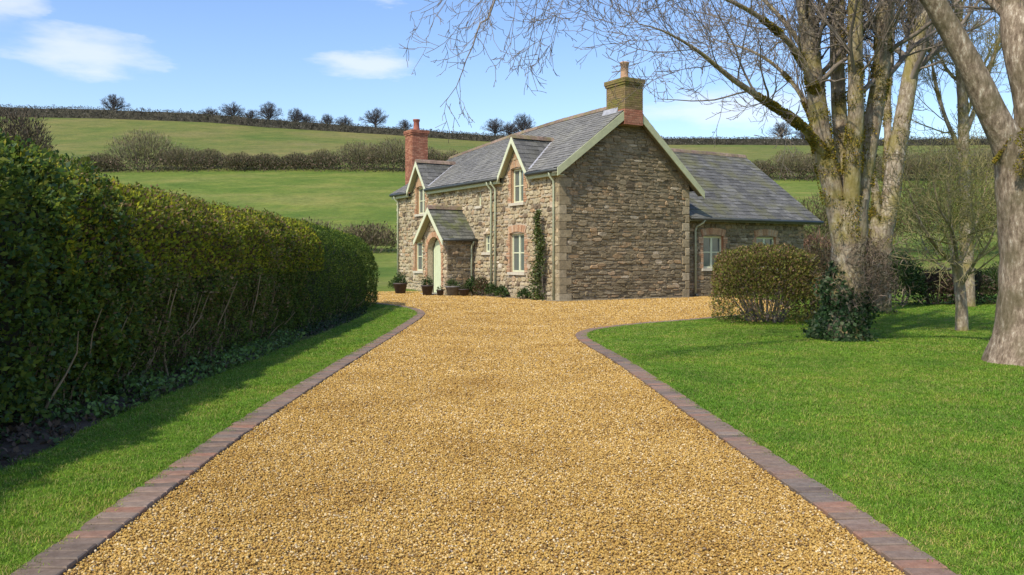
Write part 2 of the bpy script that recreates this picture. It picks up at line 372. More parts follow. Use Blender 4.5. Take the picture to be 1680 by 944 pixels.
def gravel_mat(name, top):
    m, n, l, b = nodes(name); v = coord(n)
    stops = [(0, (.12, .065, .02)), (.08, (.29, .165, .045)), (.30, (.46, .28, .065)), (.55, (.54, .34, .08)), (.75, (.49, .315, .09)), (.88, (.62, .43, .155)), (.97, (.74, .60, .36)), (1, (.30, .23, .16))]
    r = ramp(n, stops)
    if top:
        oi = n.new("ShaderNodeObjectInfo"); l.new(oi.outputs["Random"], r.inputs[0]); c = r.outputs[0]
        big = noise_node(n, l, oi.outputs["Location"], .9, 5, .6)
        g = noise_node(n, l, v, 45, 4); bump(n, l, b, g.outputs["Fac"], .4, .004)
    else:
        vo = n.new("ShaderNodeTexVoronoi"); vo.inputs["Scale"].default_value = 46; l.new(v, vo.inputs["Vector"])
        s = n.new("ShaderNodeSeparateColor"); l.new(vo.outputs["Color"], s.inputs[0]); l.new(s.outputs[0], r.inputs[0])
        dk = ramp(n, [(.0, (1.15, 1.15, 1.15)), (.75, (.62, .58, .54))]); l.new(vo.outputs["Distance"], dk.inputs[0])
        c = mixn(n, l, 1.0, r.outputs[0], dk.outputs[0], 'MULTIPLY'); big = noise_node(n, l, v, .9, 5, .6)
        iv = n.new("ShaderNodeMath"); iv.operation = 'SUBTRACT'; iv.inputs[0].default_value = 1; l.new(vo.outputs["Distance"], iv.inputs[1]); bump(n, l, b, iv.outputs[0], .8, .012)
    br = ramp(n, [(.28, (.80, .74, .64)), (.5, (1, 1, 1)), (.68, (1.12, 1.15, 1.25))]); l.new(big.outputs["Fac"], br.inputs[0])
    l.new(mixn(n, l, 1.0, c, br.outputs[0], 'MULTIPLY'), b.inputs["Base Color"]); b.inputs["Roughness"].default_value = .75; b.inputs["Specular IOR Level"].default_value = .3
    return m
M['gravel'] = gravel_mat('gravel stones', True); M['gravel_bed'] = gravel_mat('gravel bed', False)
def resample(P, n): 
    d = np.r_[0, np.cumsum(np.linalg.norm(np.diff(P, axis=0), axis=1))]; t = np.linspace(0, d[-1], n)
    return np.c_[np.interp(t, d, P[:, 0]), np.interp(t, d, P[:, 1])]
outl = np.concatenate((resample(LOUT, 90), [(-14, 37.5), (-3.5, 38.0), (3, 42), (8.9, 42)], resample(ROUT, 90)[::-1]))
drv = MB(); drv.poly([(x, y, .012) for x, y in outl]); tag(drv.build('gravel_drive', M['gravel_bed']), kind='structure')

def lawn_mat(name, cs, dry):
    m, n, l, b = nodes(name); v = coord(n); t = noise_node(n, l, v, .8, 6, .6); f = noise_node(n, l, v, 40, 6, .75)
    r = ramp(n, [(.3, cs[0]), (.5, cs[1]), (.68, cs[2])]); l.new(t.outputs["Fac"], r.inputs[0])
    fr = ramp(n, [(.3, (.5, .5, .5)), (.7, (1.4, 1.4, 1.4))]); l.new(f.outputs["Fac"], fr.inputs[0])
    l.new(mixn(n, l, 1.0, r.outputs[0], fr.outputs[0], 'MULTIPLY'), b.inputs["Base Color"]); b.inputs["Roughness"].default_value = .9; b.inputs["Specular IOR Level"].default_value = .1
    bump(n, l, b, f.outputs["Fac"], .8, .02); return m
M['lawn'] = lawn_mat('lawn turf', [(.07, .15, .012), (.11, .21, .018), (.17, .25, .035)], None)
LZ = .03
ro = resample(ROUT, 120)
lw = MB(); pl = [(x, y, LZ) for x, y in ro] + [(16, 33, LZ), (60, 33, LZ), (60, -7, LZ)]
lw.poly(pl[::-1]); sk = [(x, y) for x, y in ro]
for a, b_ in zip(sk[:-1], sk[1:]): lw.add([(*a, 0), (*b_, 0), (*b_, LZ), (*a, LZ)], [(0, 1, 2, 3)])
tag(lw.build('lawn', M['lawn']), kind='structure')
BED = catmull([(-3.5, -7), (-3.4, 0), (-3.3, 5.4), (-3.46, 7.4), (-3.5, 11.2), (-3.5, 16.3), (-3.6, 20.5), (-3.95, 23.2), (-4.6, 25.5), (-6.4, 26.7), (-9, 27.3), (-14, 27.5)])
lo_, bd_ = resample(LOUT, 160), resample(BED, 160)
V, F = strip(lo_, bd_, LZ, LZ, 2); tag(link('grass_verge', mesh_np('grass_verge', V, [F], M['lawn'])), kind='structure')
M['soil'] = pieces_mat('soil', [(0, (.055, .038, .024)), (1, (.10, .07, .045))], stain=(.12, .085, .055), grain=14, bumpd=.04)
sb = MB(); sb.poly([(x, y, .02) for x, y in resample(BED, 90)] + [(-14, 24, .02), (-7.5, 22, .02), (-7.5, -7, .02)]); tag(sb.build('soil_bed', M['soil']), kind='structure')

# brick borders: every brick a part
M['paver'] = pieces_mat('border brick', [(0, (.145, .108, .082)), (.25, (.21, .15, .108)), (.45, (.25, .16, .108)), (.62, (.19, .15, .118)), (.8, (.31, .155, .095)), (1, (.25, .195, .15))], which='obj', stain=(.14, .12, .10), stain_scale=14, stain_amt=.5, grain=30, bumpd=.004, rough=.75)
M['joint'] = plain('border bedding', (.10, .075, .05), .95, .4, 20, .01)
def brick_mesh(k):
    rr = random.Random(k); m_ = MB(); hx, hy, c = .1035, .0475, .006
    B = [(-hx, -hy, -.05), (hx, -hy, -.05), (hx, hy, -.05), (-hx, hy, -.05)]; Mi = [(x, y, .012) for x, y, z in B]
    j = lambda: rr.uniform(-.002, .002)
    T = [(-hx + c + j(), -hy + c + j(), .018 + j()), (hx - c + j(), -hy + c + j(), .018 + j()), (hx - c + j(), hy - c + j(), .018 + j()), (-hx + c + j(), hy - c + j(), .018 + j())]
    m_.add(B + Mi + T, [(0, 1, 5, 4), (1, 2, 6, 5), (2, 3, 7, 6), (3, 0, 4, 7), (4, 5, 9, 8), (5, 6, 10, 9), (6, 7, 11, 10), (7, 4, 8, 11), (8, 9, 10, 11)])
    return m_.mesh('brick', M['paver'])
bricks = [brick_mesh(k) for k in range(5)]
def border(inn, out, y0, maxn, label):
    root = thing('brick_border', label, 'brick edging')
    root['group'] = 'brick borders of the drive'
    V, F = strip(inn, out, .016, .016); link('bedding', mesh_np('bedding', V, [F], M['joint']), root)
    mid = (inn + out) / 2; d = np.r_[0, np.cumsum(np.linalg.norm(np.diff(mid, axis=0), axis=1))]
    t = np.interp(y0, mid[:200 + len(mid) // 2, 1], d[:200 + len(mid) // 2]); k = 0
    while t < d[-1] and k < maxn:
        x, y = np.interp(t, d, mid[:, 0]), np.interp(t, d, mid[:, 1]); x2, y2 = np.interp(t + .02, d, mid[:, 0]), np.interp(t + .02, d, mid[:, 1])
        o = link('brick', bricks[random.randrange(5)], root, (x, y, .02 + random.uniform(-.004, .004)))
        o.rotation_euler = (random.gauss(0, .015), random.gauss(0, .015), math.atan2(y2 - y, x2 - x) - math.pi / 2 + random.gauss(0, .008) + (math.pi if random.random() < .5 else 0))
        t += .1015; k += 1
    return root
border(LIN, LOUT, 2.0, 300, 'brown brick soldier course along the grass verge under the tall hedge')
border(RIN, ROUT, 2.0, 300, 'brown brick soldier course curving round the big open lawn')

# scattered instances (gravel, grass): real small meshes on points
def scatter(name, P, rot, sc, protos, kind='stuff'):
    me = mesh_np(name, P, [], None, {'rot': rot, 'scv': sc if np.ndim(sc) == 2 else np.repeat(sc[:, None], 3, 1)}); o = link(name, me); o['kind'] = kind
    col = bpy.data.collections.new(name + '_kinds')
    for p in protos: col.objects.link(bpy.data.objects.new(name + '_kind', p))
    ng = bpy.data.node_groups.new(name, 'GeometryNodeTree'); n, l = ng.nodes, ng.links
    ng.interface.new_socket('Geometry', in_out='INPUT', socket_type='NodeSocketGeometry'); ng.interface.new_socket('Geometry', in_out='OUTPUT', socket_type='NodeSocketGeometry')
    gi, go = n.new('NodeGroupInput'), n.new('NodeGroupOutput'); ip = n.new('GeometryNodeInstanceOnPoints'); ci = n.new('GeometryNodeCollectionInfo')
    ci.inputs['Collection'].default_value = col; ci.inputs['Separate Children'].default_value = True; ci.inputs['Reset Children'].default_value = True
    ip.inputs['Pick Instance'].default_value = True
    a = n.new('GeometryNodeInputNamedAttribute'); a.data_type = 'FLOAT_VECTOR'; a.inputs['Name'].default_value = 'rot'
    s = n.new('GeometryNodeInputNamedAttribute'); s.data_type = 'FLOAT_VECTOR'; s.inputs['Name'].default_value = 'scv'
    rv = n.new('FunctionNodeRandomValue'); rv.data_type = 'INT'; rv.inputs[4].default_value = 0; rv.inputs[5].default_value = len(protos) - 1
    e2r = n.new('FunctionNodeEulerToRotation'); l.new(a.outputs['Attribute'], e2r.inputs[0])
    l.new(gi.outputs[0], ip.inputs['Points']); l.new(ci.outputs[0], ip.inputs['Instance']); l.new(e2r.outputs[0], ip.inputs['Rotation'])
    l.new(s.outputs['Attribute'], ip.inputs['Scale']); l.new(rv.outputs[2], ip.inputs['Instance Index']); l.new(ip.outputs[0], go.inputs[0])
    md = o.modifiers.new('scatter', 'NODES'); md.node_group = ng
    return o
def inside(poly, P):
    poly = np.asarray(poly); x, y = P[:, 0], P[:, 1]; c = np.zeros(len(P), bool); j = len(poly) - 1
    for i in range(len(poly)):
        xi, yi = poly[i][:2]; xj, yj = poly[j][:2]
        if yi != yj: c ^= ((yi > y) != (yj > y)) & (x < (xj - xi) * (y - yi) / (yj - yi) + xi)
        j = i
    return c
def in_view(P, m=.66): return (np.abs(P[:, 0]) < P[:, 1] * m + 1.0)
def pebble(k):
    rr = np.random.default_rng(k); t = (1 + 5 ** .5) / 2
    V = unit(np.array([(-1, t, 0), (1, t, 0), (-1, -t, 0), (1, -t, 0), (0, -1, t), (0, 1, t), (0, -1, -t), (0, 1, -t), (t, 0, -1), (t, 0, 1), (-t, 0, -1), (-t, 0, 1)], float))
    V = V * (1 + .45 * (rr.random((12, 1)) - .5)) * np.array((.5, .38, .27))
    F = [(0, 11, 5), (0, 5, 1), (0, 1, 7), (0, 7, 10), (0, 10, 11), (1, 5, 9), (5, 11, 4), (11, 10, 2), (10, 7, 6), (7, 1, 8), (3, 9, 4), (3, 4, 2), (3, 2, 6), (3, 6, 8), (3, 8, 9), (4, 9, 5), (2, 4, 11), (6, 2, 10), (8, 6, 7), (9, 8, 1)]
    return mesh_np('pebble', V, [F], M['gravel'])
drive_in = np.concatenate((resample(LIN, 120), [(-14, 37.4), (-3.9, 37.4), (1.5, 27.7), (6.9, 31.1), (8.7, 32.6)], resample(RIN, 120)[::-1]))
pts, scs = [], []
for y0, y1, dn, sz in ((1.5, 6.5, 7600, .0148), (6.5, 10, 4600, .017), (10, 15, 2400, .021), (15, 22, 900, .026), (22, 38, 420, .036)):
    xw = .66 * y1 + 1 if y1 < 16 else 11
    n_ = int(2 * xw * (y1 - y0) * dn); P = np.c_[rng.uniform(-xw, xw, n_), rng.uniform(y0, y1, n_)]
    P = P[inside(drive_in, P)]; pts.append(P); scs.append(sz * rng.uniform(.6, 1.35, len(P)))
P = np.concatenate(pts); sc = np.concatenate(scs)
scatter('gravel', np.c_[P, .012 + rng.random(len(P)) * .012], np.c_[rng.normal(0, .45, (len(P), 2)), rng.uniform(0, 6.28, len(P))], sc, [pebble(k) for k in range(5)])

M['blade'] = foliage_mat('grass blades', .6, .35, .25)
def patchy(m):                    # lusher and drier patches across the lawn
    n, l = m.node_tree.nodes, m.node_tree.links; oi = n.new("ShaderNodeObjectInfo"); a = [x for x in n if x.type == 'ATTRIBUTE'][0]
    t = noise_node(n, l, oi.outputs["Location"], .75, 6, .72); r = ramp(n, [(.28, (.52, .66, .55)), (.46, (.95, 1, .95)), (.58, (1.3, 1.15, 1.15)), (.72, (1.9, 1.3, 1.9))]); l.new(t.outputs["Fac"], r.inputs[0]); c = mixn(n, l, 1.0, a.outputs["Color"], r.outputs[0], 'MULTIPLY')
    l.new(c, n["Principled BSDF"].inputs["Base Color"]); [l.new(c, x.inputs["Color"]) for x in n if x.type == 'BSDF_TRANSLUCENT']
patchy(M['blade'])
def tuft(k, n=26, h=.038, spread=.09, cols=None):
    rr = np.random.default_rng(k + 50); b = rr.normal(0, spread / 2, (n, 2)); a = rr.uniform(0, 6.28, n); ln = h * rr.uniform(.5, 1.25, n); lean = rr.uniform(.1, .75, n)
    d = np.c_[np.cos(a) * lean, np.sin(a) * lean, np.ones(n)]; s = np.c_[-np.sin(a), np.cos(a), np.zeros(n)] * .0028
    p = np.c_[b, np.full(n, -.004)]; q = p + d * ln[:, None] * .6; t = p + np.c_[d[:, :2] * 1.7, d[:, 2] * .93] * ln[:, None]
    V = np.stack((p - s, p + s, q + s * .7, q - s * .7, t), 1).reshape(-1, 3); o = np.arange(n)[:, None] * 5
    C = np.repeat(mixcol(n, cols, None, .3), 5, 0)
    return mesh_np('tuft', V, [o + np.array([[0, 1, 2, 3]]), o + np.array([[3, 2, 4]])], M['blade'], {'Col': C})
G1 = [(.135, .275, .02), (.165, .315, .024), (.205, .345, .032), (.12, .22, .018)]; G2 = [(.26, .35, .045), (.20, .31, .03), (.32, .32, .09)]
tufts = [tuft(0, cols=G1), tuft(1, cols=G1), tuft(2, cols=G1 + G2), tuft(3, cols=G2)]
lawn_poly = np.array([p[:2] for p in pl]); verge_poly = np.concatenate((lo_, bd_[::-1]))
pts, scs = [], []
for y0, y1, dn, sz in ((2, 7, 560, .85), (7, 12, 340, 1.05), (12, 20, 150, 1.4), (20, 31, 55, 1.9)):
    xw = .66 * y1 + 1; xr = min(.95 * y1 + 2, 22); n_ = int((xr + xw) * (y1 - y0) * dn); P = np.c_[rng.uniform(-xw, xr, n_), rng.uniform(y0, y1, n_)]
    P = P[inside(lawn_poly, P) | inside(verge_poly, P)]; pts.append(P); scs.append(sz * rng.uniform(.6, 1.2, len(P)))
for line, sg in ((ROUT, 1), (LOUT, 1)):
    d_ = line[(line[:, 1] > 2.5) & (line[:, 1] < 24)]; k_ = rng.integers(0, len(d_), 900); pts.append(d_[k_] + rng.normal(0, .022, (900, 2))); scs.append(rng.uniform(.35, .8, 900))
P = np.concatenate(pts); sc = np.concatenate(scs)
sn = smooth_noise(np.c_[P, np.zeros(len(P))], .9); zs = sc * (1 + .45 * sn) * np.interp(P[:, 1], [4, 10, 20, 30], [.68, .52, .4, .36]); sc = np.c_[sc, sc, zs]
scatter('grass', np.c_[P, np.full(len(P), LZ)], np.c_[np.zeros((len(P), 2)), rng.uniform(0, 6.28, len(P))], sc, tufts)

# ------------------------------------------------------------------ the cottage
# local axes: a = along the gable (right, away), b = along the front (left, away), origin at the near corner
house = thing('stone_cottage', 'two storey stone cottage with slate roof, dormers and porch at the end of the drive', 'house', (1.56, 28.0, 0), R(31.47))
GW, FL = 5.72, 13.1
CAM = Vector((0, 0, 1.4)); _c, _s = math.cos(R(31.47)), math.sin(R(31.47))
def to_world(p): return Vector((1.56 + _c * p[0] - _s * p[1], 28 + _s * p[0] + _c * p[1], p[2]))
ridge_b = [-.3, 4, 7.6, 10.7, 13.4]; ridge_z = [6.78, 6.72, 6.58, 6.38, 6.2]
def rz_(b): return float(np.interp(b, ridge_b, ridge_z))
RA = 2.86
def front_roof(b, t): return (-.25 + (RA + .25) * t, b, 4.36 + (rz_(b) - 4.36) * t)
def rear_roof(b, t): return (6.08 + (RA - 6.08) * t, b, 3.88 + (rz_(b) - 3.88) * t)
POOL = {}                         # name -> list of (apparent size, MB, material, parent)
def pool(kind, mb, mat, parent, c, size):
    d = (to_world(c) - CAM).length; POOL.setdefault(kind, []).append((size / d, mb, mat, parent))
def flush_pool(kind, rest_name, most=300):
    items = sorted(POOL[kind], key=lambda x: -x[0]); rest = {}
    for s_, mb, mat, par in items[:most]: mb.build(kind, mat, par)
    mats = []; R_ = MB(); idx = []; idn = []
    for s_, mb, mat, par in items[most:]:
        if mat not in mats: mats.append(mat)
        o = len(R_.v); R_.v += mb.v; R_.r += mb.r
        for f in mb.q: R_.q.append([i + o for i in f]); idx.append(mats.index(mat))
        for f in mb.n: R_.n.append([i + o for i in f]); idn.append(mats.index(mat))
    if R_.v:
        o = R_.build(rest_name, None, house, kind='stuff')
        for m_ in mats: o.data.materials.append(m_)
        o.data.polygons.foreach_set('material_index', np.array(idx + idn, np.int32)); o.data.update()

class Plane:
    """maps (s, z, out) onto a wall: origin, s-direction, outward normal"""
    def __init__(s, o, sd_, nd): s.o, s.s, s.n = Vector(o), Vector(sd_), Vector(nd)
    def __call__(s, x, z, out=0): p = s.o + s.s * x + s.n * out; return (p.x, p.y, p.z + z)
front = Plane((0, 0, 0), (0, 1, 0), (-1, 0, 0)); gable = Plane((0, 0, 0), (1, 0, 0), (0, -1, 0))
wing = Plane((0, .35, 0), (1, 0, 0), (0, -1, 0)); porchf = Plane((-1.19, 0, 0), (0, 1, 0), (-1, 0, 0)); porchs = Plane((0, 5.77, 0), (1, 0, 0), (0, -1, 0))

def wall_strip(mb, pl_, xs, lo, hi, out):
    for x0, x1 in zip(xs[:-1], xs[1:]):
        a, b, c, d = lo(x0), lo(x1), hi(x1), hi(x0)
        if c - b < 1e-3 and d - a < 1e-3: continue
        mb.add([pl_(x0, a, out), pl_(x1, b, out), pl_(x1, c, out), pl_(x0, d, out)], [(0, 1, 2, 3)])
def wall_rect(mb, pl_, s0, s1, z0, top, holes, out, nseg=1):
    """wall face from s0 to s1, with rectangular holes (s0,s1,z0,z1)"""
    xs = sorted({s0, s1, *[h[0] for h in holes], *[h[1] for h in holes], *np.linspace(s0, s1, nseg + 1)[1:-1]})
    xs = [x for x in xs if s0 <= x <= s1]
    for x0, x1 in zip(xs[:-1], xs[1:]):
        m_ = (x0 + x1) / 2; hs = sorted([(h[2], h[3]) for h in holes if h[0] < m_ < h[1]]); z = z0
        for a, b in hs:
            if a > z: wall_strip(mb, pl_, [x0, x1], lambda x: z, lambda x: a, out)
            z = b
        wall_strip(mb, pl_, [x0, x1], lambda x: z, top, out)
def stone(pl_, x0, x1, z0, z1, depth, out, jit=.012, cut=.0):
    r = random.uniform; w_, h_ = x1 - x0, z1 - z0
    if cut <= 0:
        Q = [(x0, z0), (x1, z0), (x1, z1), (x0, z1)]
    else:
        c = lambda m_: m_ * r(cut * .4, cut)
        Q = [(x0 + c(w_), z0), (x1 - c(w_), z0), (x1, z0 + c(h_)), (x1, z1 - c(h_)), (x1 - c(w_), z1), (x0 + c(w_), z1), (x0, z1 - c(h_)), (x0, z0 + c(h_))]
    Q = [(x + r(-jit, jit), z + r(-jit, jit)) for x, z in Q]; n = len(Q); cx, cz = sum(q[0] for q in Q) / n, sum(q[1] for q in Q) / n; k = 1 - min(.3, .02 / h_ + .06)
    V = [pl_(x, z, -depth) for x, z in Q] + [pl_(x, z, out * .3) for x, z in Q] + [pl_(cx + (x - cx) * (1 - (1 - k) * h_ / max(w_, h_)), cz + (z - cz) * k, out + r(-.007, .007)) for x, z in Q]
    F = [(i, (i + 1) % n, (i + 1) % n + n, i + n) for i in range(n)] + [(i + n, (i + 1) % n + n, (i + 1) % n + 2 * n, i + 2 * n) for i in range(n)]
    m_ = MB(); rr_ = random.random()
    m_.add(V, F, rr_); m_.n.append(list(range(2 * n, 3 * n))) if n != 4 else m_.q.append(list(range(8, 12)))
    return m_
def stonework(pl_, s0, s1, z0, top, holes, ch, cw, mat, parent, out=(.0, .03), gap=.012, jit=.012, wob=.03, cut=.2):
    z = z0
    zmax = max(top(s) for s in np.linspace(s0, s1, 41))
    while z < zmax - .03:
        h = random.uniform(*ch); x = s0
        while x < s1 - .02:
            wd = min(random.uniform(*cw), s1 - x)
            if s1 - x - wd < cw[0] * .6: wd = s1 - x
            a, b, z1 = x + gap / 2, x + wd - gap / 2, z + h - gap + random.uniform(-wob, wob) * .5
            z00 = z + random.uniform(-wob, wob) * .3; x += wd
            lim = min(top(a), top(b)) - .01
            if z00 > lim - .03: continue
            z1 = min(z1, lim)
            for h0, h1, hz0, hz1 in holes:
                if z1 > hz0 + .01 and z00 < hz1 - .01 and b > h0 and a < h1:
                    if a < h0 - .06: b = h0 - .004
                    elif b > h1 + .06: a = h1 + .004
                    elif z1 - hz1 > .06: z00 = hz1 + .004
                    elif hz0 - z00 > .06: z1 = hz0 - .004
                    else: a = b
            if b - a < .05 or z1 - z00 < .035: continue
            mb = stone(pl_, a, b, z00, z1, .04, random.uniform(*out), min(jit, .2 * (z1 - z00)), cut)
            pool('stone', mb, mat, parent, pl_((a + b) / 2, (z00 + z1) / 2), math.sqrt((b - a) * (z1 - z00)))
        z += h

# windows: (plane, centre, width, sill z, head z)
def window(pl_, c, wd, z0, z1, parent, label, cols=2, rows=2, arch=True, brick_sides=True, sill=True, set_in=.11):
    s0, s1 = c - wd / 2, c + wd / 2
    w_ = link('window', None, parent) if False else bpy.data.objects.new('window', None); COL.objects.link(w_); w_.parent = parent; w_['label'] = label
    d = -set_in
    rv = MB()
    for x, sg in ((s0, 1), (s1, -1)): rv.add([pl_(x, z0, .0), pl_(x, z1, .0), pl_(x, z1, d - .06), pl_(x, z0, d - .06)], [(0, 1, 2, 3)])
    rv.add([pl_(s0, z1, 0), pl_(s1, z1, 0), pl_(s1, z1, d - .06), pl_(s0, z1, d - .06)], [(0, 1, 2, 3)]); rv.add([pl_(s0, z0, 0), pl_(s1, z0, 0), pl_(s1, z0, d - .06), pl_(s0, z0, d - .06)], [(0, 1, 2, 3)])
    rv.build('reveal', M['brick'] if brick_sides else M['mortar'], w_)
    def pbox(mb, x0, x1, za, zb, o0, o1):
        P = [pl_(x0, za, o0), pl_(x1, za, o0), pl_(x1, za, o1), pl_(x0, za, o1)]; Q = [pl_(x0, zb, o0), pl_(x1, zb, o0), pl_(x1, zb, o1), pl_(x0, zb, o1)]; mb.hexa(P, Q)
    fr = MB(); t = .065
    pbox(fr, s0, s0 + t, z0, z1, d, d - .05); pbox(fr, s1 - t, s1, z0, z1, d, d - .05)
    pbox(fr, s0 + t, s1 - t, z0, z0 + t, d, d - .05); pbox(fr, s0 + t, s1 - t, z1 - t, z1, d, d - .05)
    if cols == 2: pbox(fr, c - .045, c + .045, z0 + t, z1 - t, d + .004, d - .045)
    fr.build('frame', M['pale'], w_)
    xs = [s0 + t, c - .045] , [c + .045, s1 - t]
    if cols == 1: xs = ([s0 + t, s1 - t],)
    for x0, x1 in xs:
        zs = np.linspace(z0 + t, z1 - t, rows + 1)
        for k in range(rows):
            p = MB(); p.add([pl_(x0, zs[k], d - .03), pl_(x1, zs[k], d - .03), pl_(x1, zs[k + 1], d - .03), pl_(x0, zs[k + 1], d - .03)], [(0, 1, 2, 3)]); p.build('pane', M['glass'], w_)
        for k in range(1, rows):
            g = MB(); pbox(g, x0, x1, zs[k] - .02, zs[k] + .02, d - .008, d - .028); g.build('glazing_bar', M['pale'], w_)
    # dark sheet added behind the panes so that no light leaks round them
    bk = MB(); bk.add([pl_(s0, z0, d - .06), pl_(s1, z0, d - .06), pl_(s1, z1, d - .06), pl_(s0, z1, d - .06)], [(0, 1, 2, 3)]); bk.build('light_stop', M['gutter'], w_)
    if sill:
        sl = MB(); pbox(sl, s0 - .08, s1 + .08, z0 - .1, z0 - .003, .075, d + .03); sl.build('sill', M['sill'], w_)
    def add_brick(V):
        b_ = MB().hexa(V[:4], V[4:]); pool('brick', b_, M['brick'], w_, V[0], .12)
    if arch:                      # segmental brick arch of upright bricks
        n_ = max(6, int((wd + .3) / .078)); rise = .07 * wd
        for k in range(n_):
            t0, t1 = -1 + 2 * k / n_ + .008, -1 + 2 * (k + 1) / n_ - .008; hw = wd / 2 + .04; hw2 = wd / 2 + .14
            f = lambda t_, h_: (c + t_ * (hw if h_ == 0 else hw2), z1 - .004 + (rise * (1 - t_ * t_) if h_ == 0 else rise * (1.15 - t_ * t_) + .235))
            q = [f(t0, 0), f(t1, 0), f(t1, 1), f(t0, 1)]; o_ = .022 + random.uniform(-.004, .004)
            add_brick([pl_(x, z, -.03) for x, z in q] + [pl_(x, z, o_) for x, z in q])
    if brick_sides:
        z = z0; k = 0
        while z < z1 - .02:
            h = min(.075, z1 - z)
            for sg, x in ((-1, s0), (1, s1)):
                ln = .225 if (k // 3) % 2 == 0 else .115
                xa, xb = (x - ln, x) if sg < 0 else (x, x + ln)
                q = [(xa, z + .005), (xb, z + .005), (xb, z + h - .005), (xa, z + h - .005)]; o_ = .016 + random.uniform(-.003, .003)
                add_brick([pl_(x_, z_, -.03) for x_, z_ in q] + [pl_(x_, z_, o_) for x_, z_ in q])
            z += .078; k += 1
    return (s0, s1, z0, z1)
def surround(h, arch=True, side=.16): return (h[0] - side, h[1] + side, h[2] - .1, h[3] + (.30 if arch else 0))

# roofs of slates
def slates(surf, s0, s1, slope_len, mat, parent, clip=None, row=.2, wid=.3, skip=None):
    """surf(s, t) -> point, t in 0..1 up the slope"""
    nr = int(slope_len / row)
    for k in range(nr):
        t0, t1 = k / nr, min((k + 1.35) / nr, 1.0); x = s0 - (wid * .5 if k % 2 else 0) ; 
        a0, a1 = (s0, s1) if clip is None else clip((k + .5) / nr)
        while x < a1 - .02:
            wd = wid * random.uniform(.85, 1.15); x0, x1 = max(x, a0) + .003, min(x + wd, a1) - .003; x += wd
            if x1 - x0 < .05: continue
            if skip and skip((x0 + x1) / 2, (t0 + t1) / 2): continue
            j = random.uniform(-.006, .006) / slope_len * 3
            P = [Vector(surf(x0, t0 + j)), Vector(surf(x1, t0 + j)), Vector(surf(x1, t1)), Vector(surf(x0, t1))]
            nrm = (P[1] - P[0]).cross(P[3] - P[0]).normalized()
            if nrm.z < 0: nrm = -nrm
            lift = random.uniform(.020, .032); th = .012
            up = [P[0] + nrm * lift, P[1] + nrm * (lift + random.uniform(-.004, .004)), P[2] + nrm * .006, P[3] + nrm * .006]
            dn = [p - nrm * th for p in up]
            mb = MB().add([tuple(p) for p in up + dn], [(0, 1, 2, 3), (4, 5, 1, 0), (5, 6, 2, 1), (7, 4, 0, 3)])
            pool('slate', mb, mat, parent, up[0], math.sqrt(wid * row) * (1.0 if mat is not M['slate_moss'] else 1.15))
def sheet(mb, surf, s_list, t0=0, t1=1):
    for a, b in zip(s_list[:-1], s_list[1:]): mb.add([surf(a, t0), surf(b, t0), surf(b, t1), surf(a, t1)], [(0, 1, 2, 3)])
def ridge_tiles(pfun, s0, s1, parent, ln=.45, mat=None):
    s = s0
    while s < s1 - .05:
        e = min(s + ln, s1); p, q = Vector(pfun(s + .004)), Vector(pfun(e - .004)); d = (q - p).normalized(); sd_ = d.cross(Vector((0, 0, 1))).normalized()
        V = []
        for c_ in (p, q):
            for w_, h in ((-.15, -.10), (-.09, .02), (0, .055 + random.uniform(0, .012)), (.09, .02), (.15, -.10)): V.append(c_ + sd_ * w_ + Vector((0, 0, h + .03)))
        MB().add(V, [(i, i + 1, i + 6, i + 5) for i in range(4)] + [(0, 1, 2, 3, 4), (9, 8, 7, 6, 5)]).build('ridge_tile', mat or M['ridge'], parent); s = e

DORM = [(2.62, .95, 5.72), (10.55, .92, 5.62)]           # centre b, half span, apex z
def dorm_skip(b, t):
    a, _, z = front_roof(b, t)
    for c, hs, ap in DORM:
        zr = ap - abs(b - c) * (ap - 4.42) / hs
        if abs(b - c) < hs and zr > z + .02: return True
    return False
bs = list(np.linspace(-.28, 13.26, 28))
roof = MB(); sheet(roof, rear_roof, bs)
# front underlay left out where the dormers break the eaves
tl = np.linspace(0, 1, 15); bl = np.linspace(-.28, 13.26, 110)
for b0, b1 in zip(bl[:-1], bl[1:]):
    for t0, t1 in zip(tl[:-1], tl[1:]):
        if not dorm_skip((b0 + b1) / 2, (t0 + t1) / 2): roof.add([front_roof(b0, t0), front_roof(b1, t0), front_roof(b1, t1), front_roof(b0, t1)], [(0, 1, 2, 3)])
roof = roof.build('roof', M['roof_bed'], house)
slates(front_roof, -.3, 13.28, 3.93, M['slate'], roof, skip=dorm_skip, row=.165, wid=.26)
slates(rear_roof, -.3, 13.28, 4.2, M['slate'], roof, row=.3, wid=.5)
ridge_tiles(lambda b: (RA, b, rz_(b)), -.3, 13.28, roof)
# wing roof
WR = (4.15, 5.98)
def wing_front(a, t): return (a, .02 + (WR[0] - .02) * t, 2.93 + (WR[1] - 2.93) * t)
def wing_back(a, t): return (a, 8.28 + (WR[0] - 8.28) * t, 2.93 + (WR[1] - 2.93) * t)
def main_rear_a(z): return 6.08 - max(0, z - 3.88) / ((6.75 - 3.88) / (6.08 - RA)) if z > 3.88 else 5.73
wr = MB()
for f_ in (wing_front, wing_back):
    for t0, t1 in zip(np.linspace(0, 1, 12)[:-1], np.linspace(0, 1, 12)[1:]):
        z0, z1 = 2.93 + 3.05 * t0, 2.93 + 3.05 * t1; wr.add([f_(main_rear_a(z0), t0), f_(12.94, t0), f_(12.94, t1), f_(main_rear_a(z1), t1)], [(0, 1, 2, 3)])
wr = wr.build('wing_roof', M['roof_bed'], house); wr['label'] = 'long slate roof of the rear wing with moss on it'
slates(wing_front, 4.5, 12.96, 5.1, M['slate_moss'], wr, clip=lambda t: (main_rear_a(2.93 + 3.05 * t), 12.96), row=.24, wid=.34)
slates(wing_back, 4.5, 12.96, 5.1, M['slate_moss'], wr, row=.4, wid=.6)
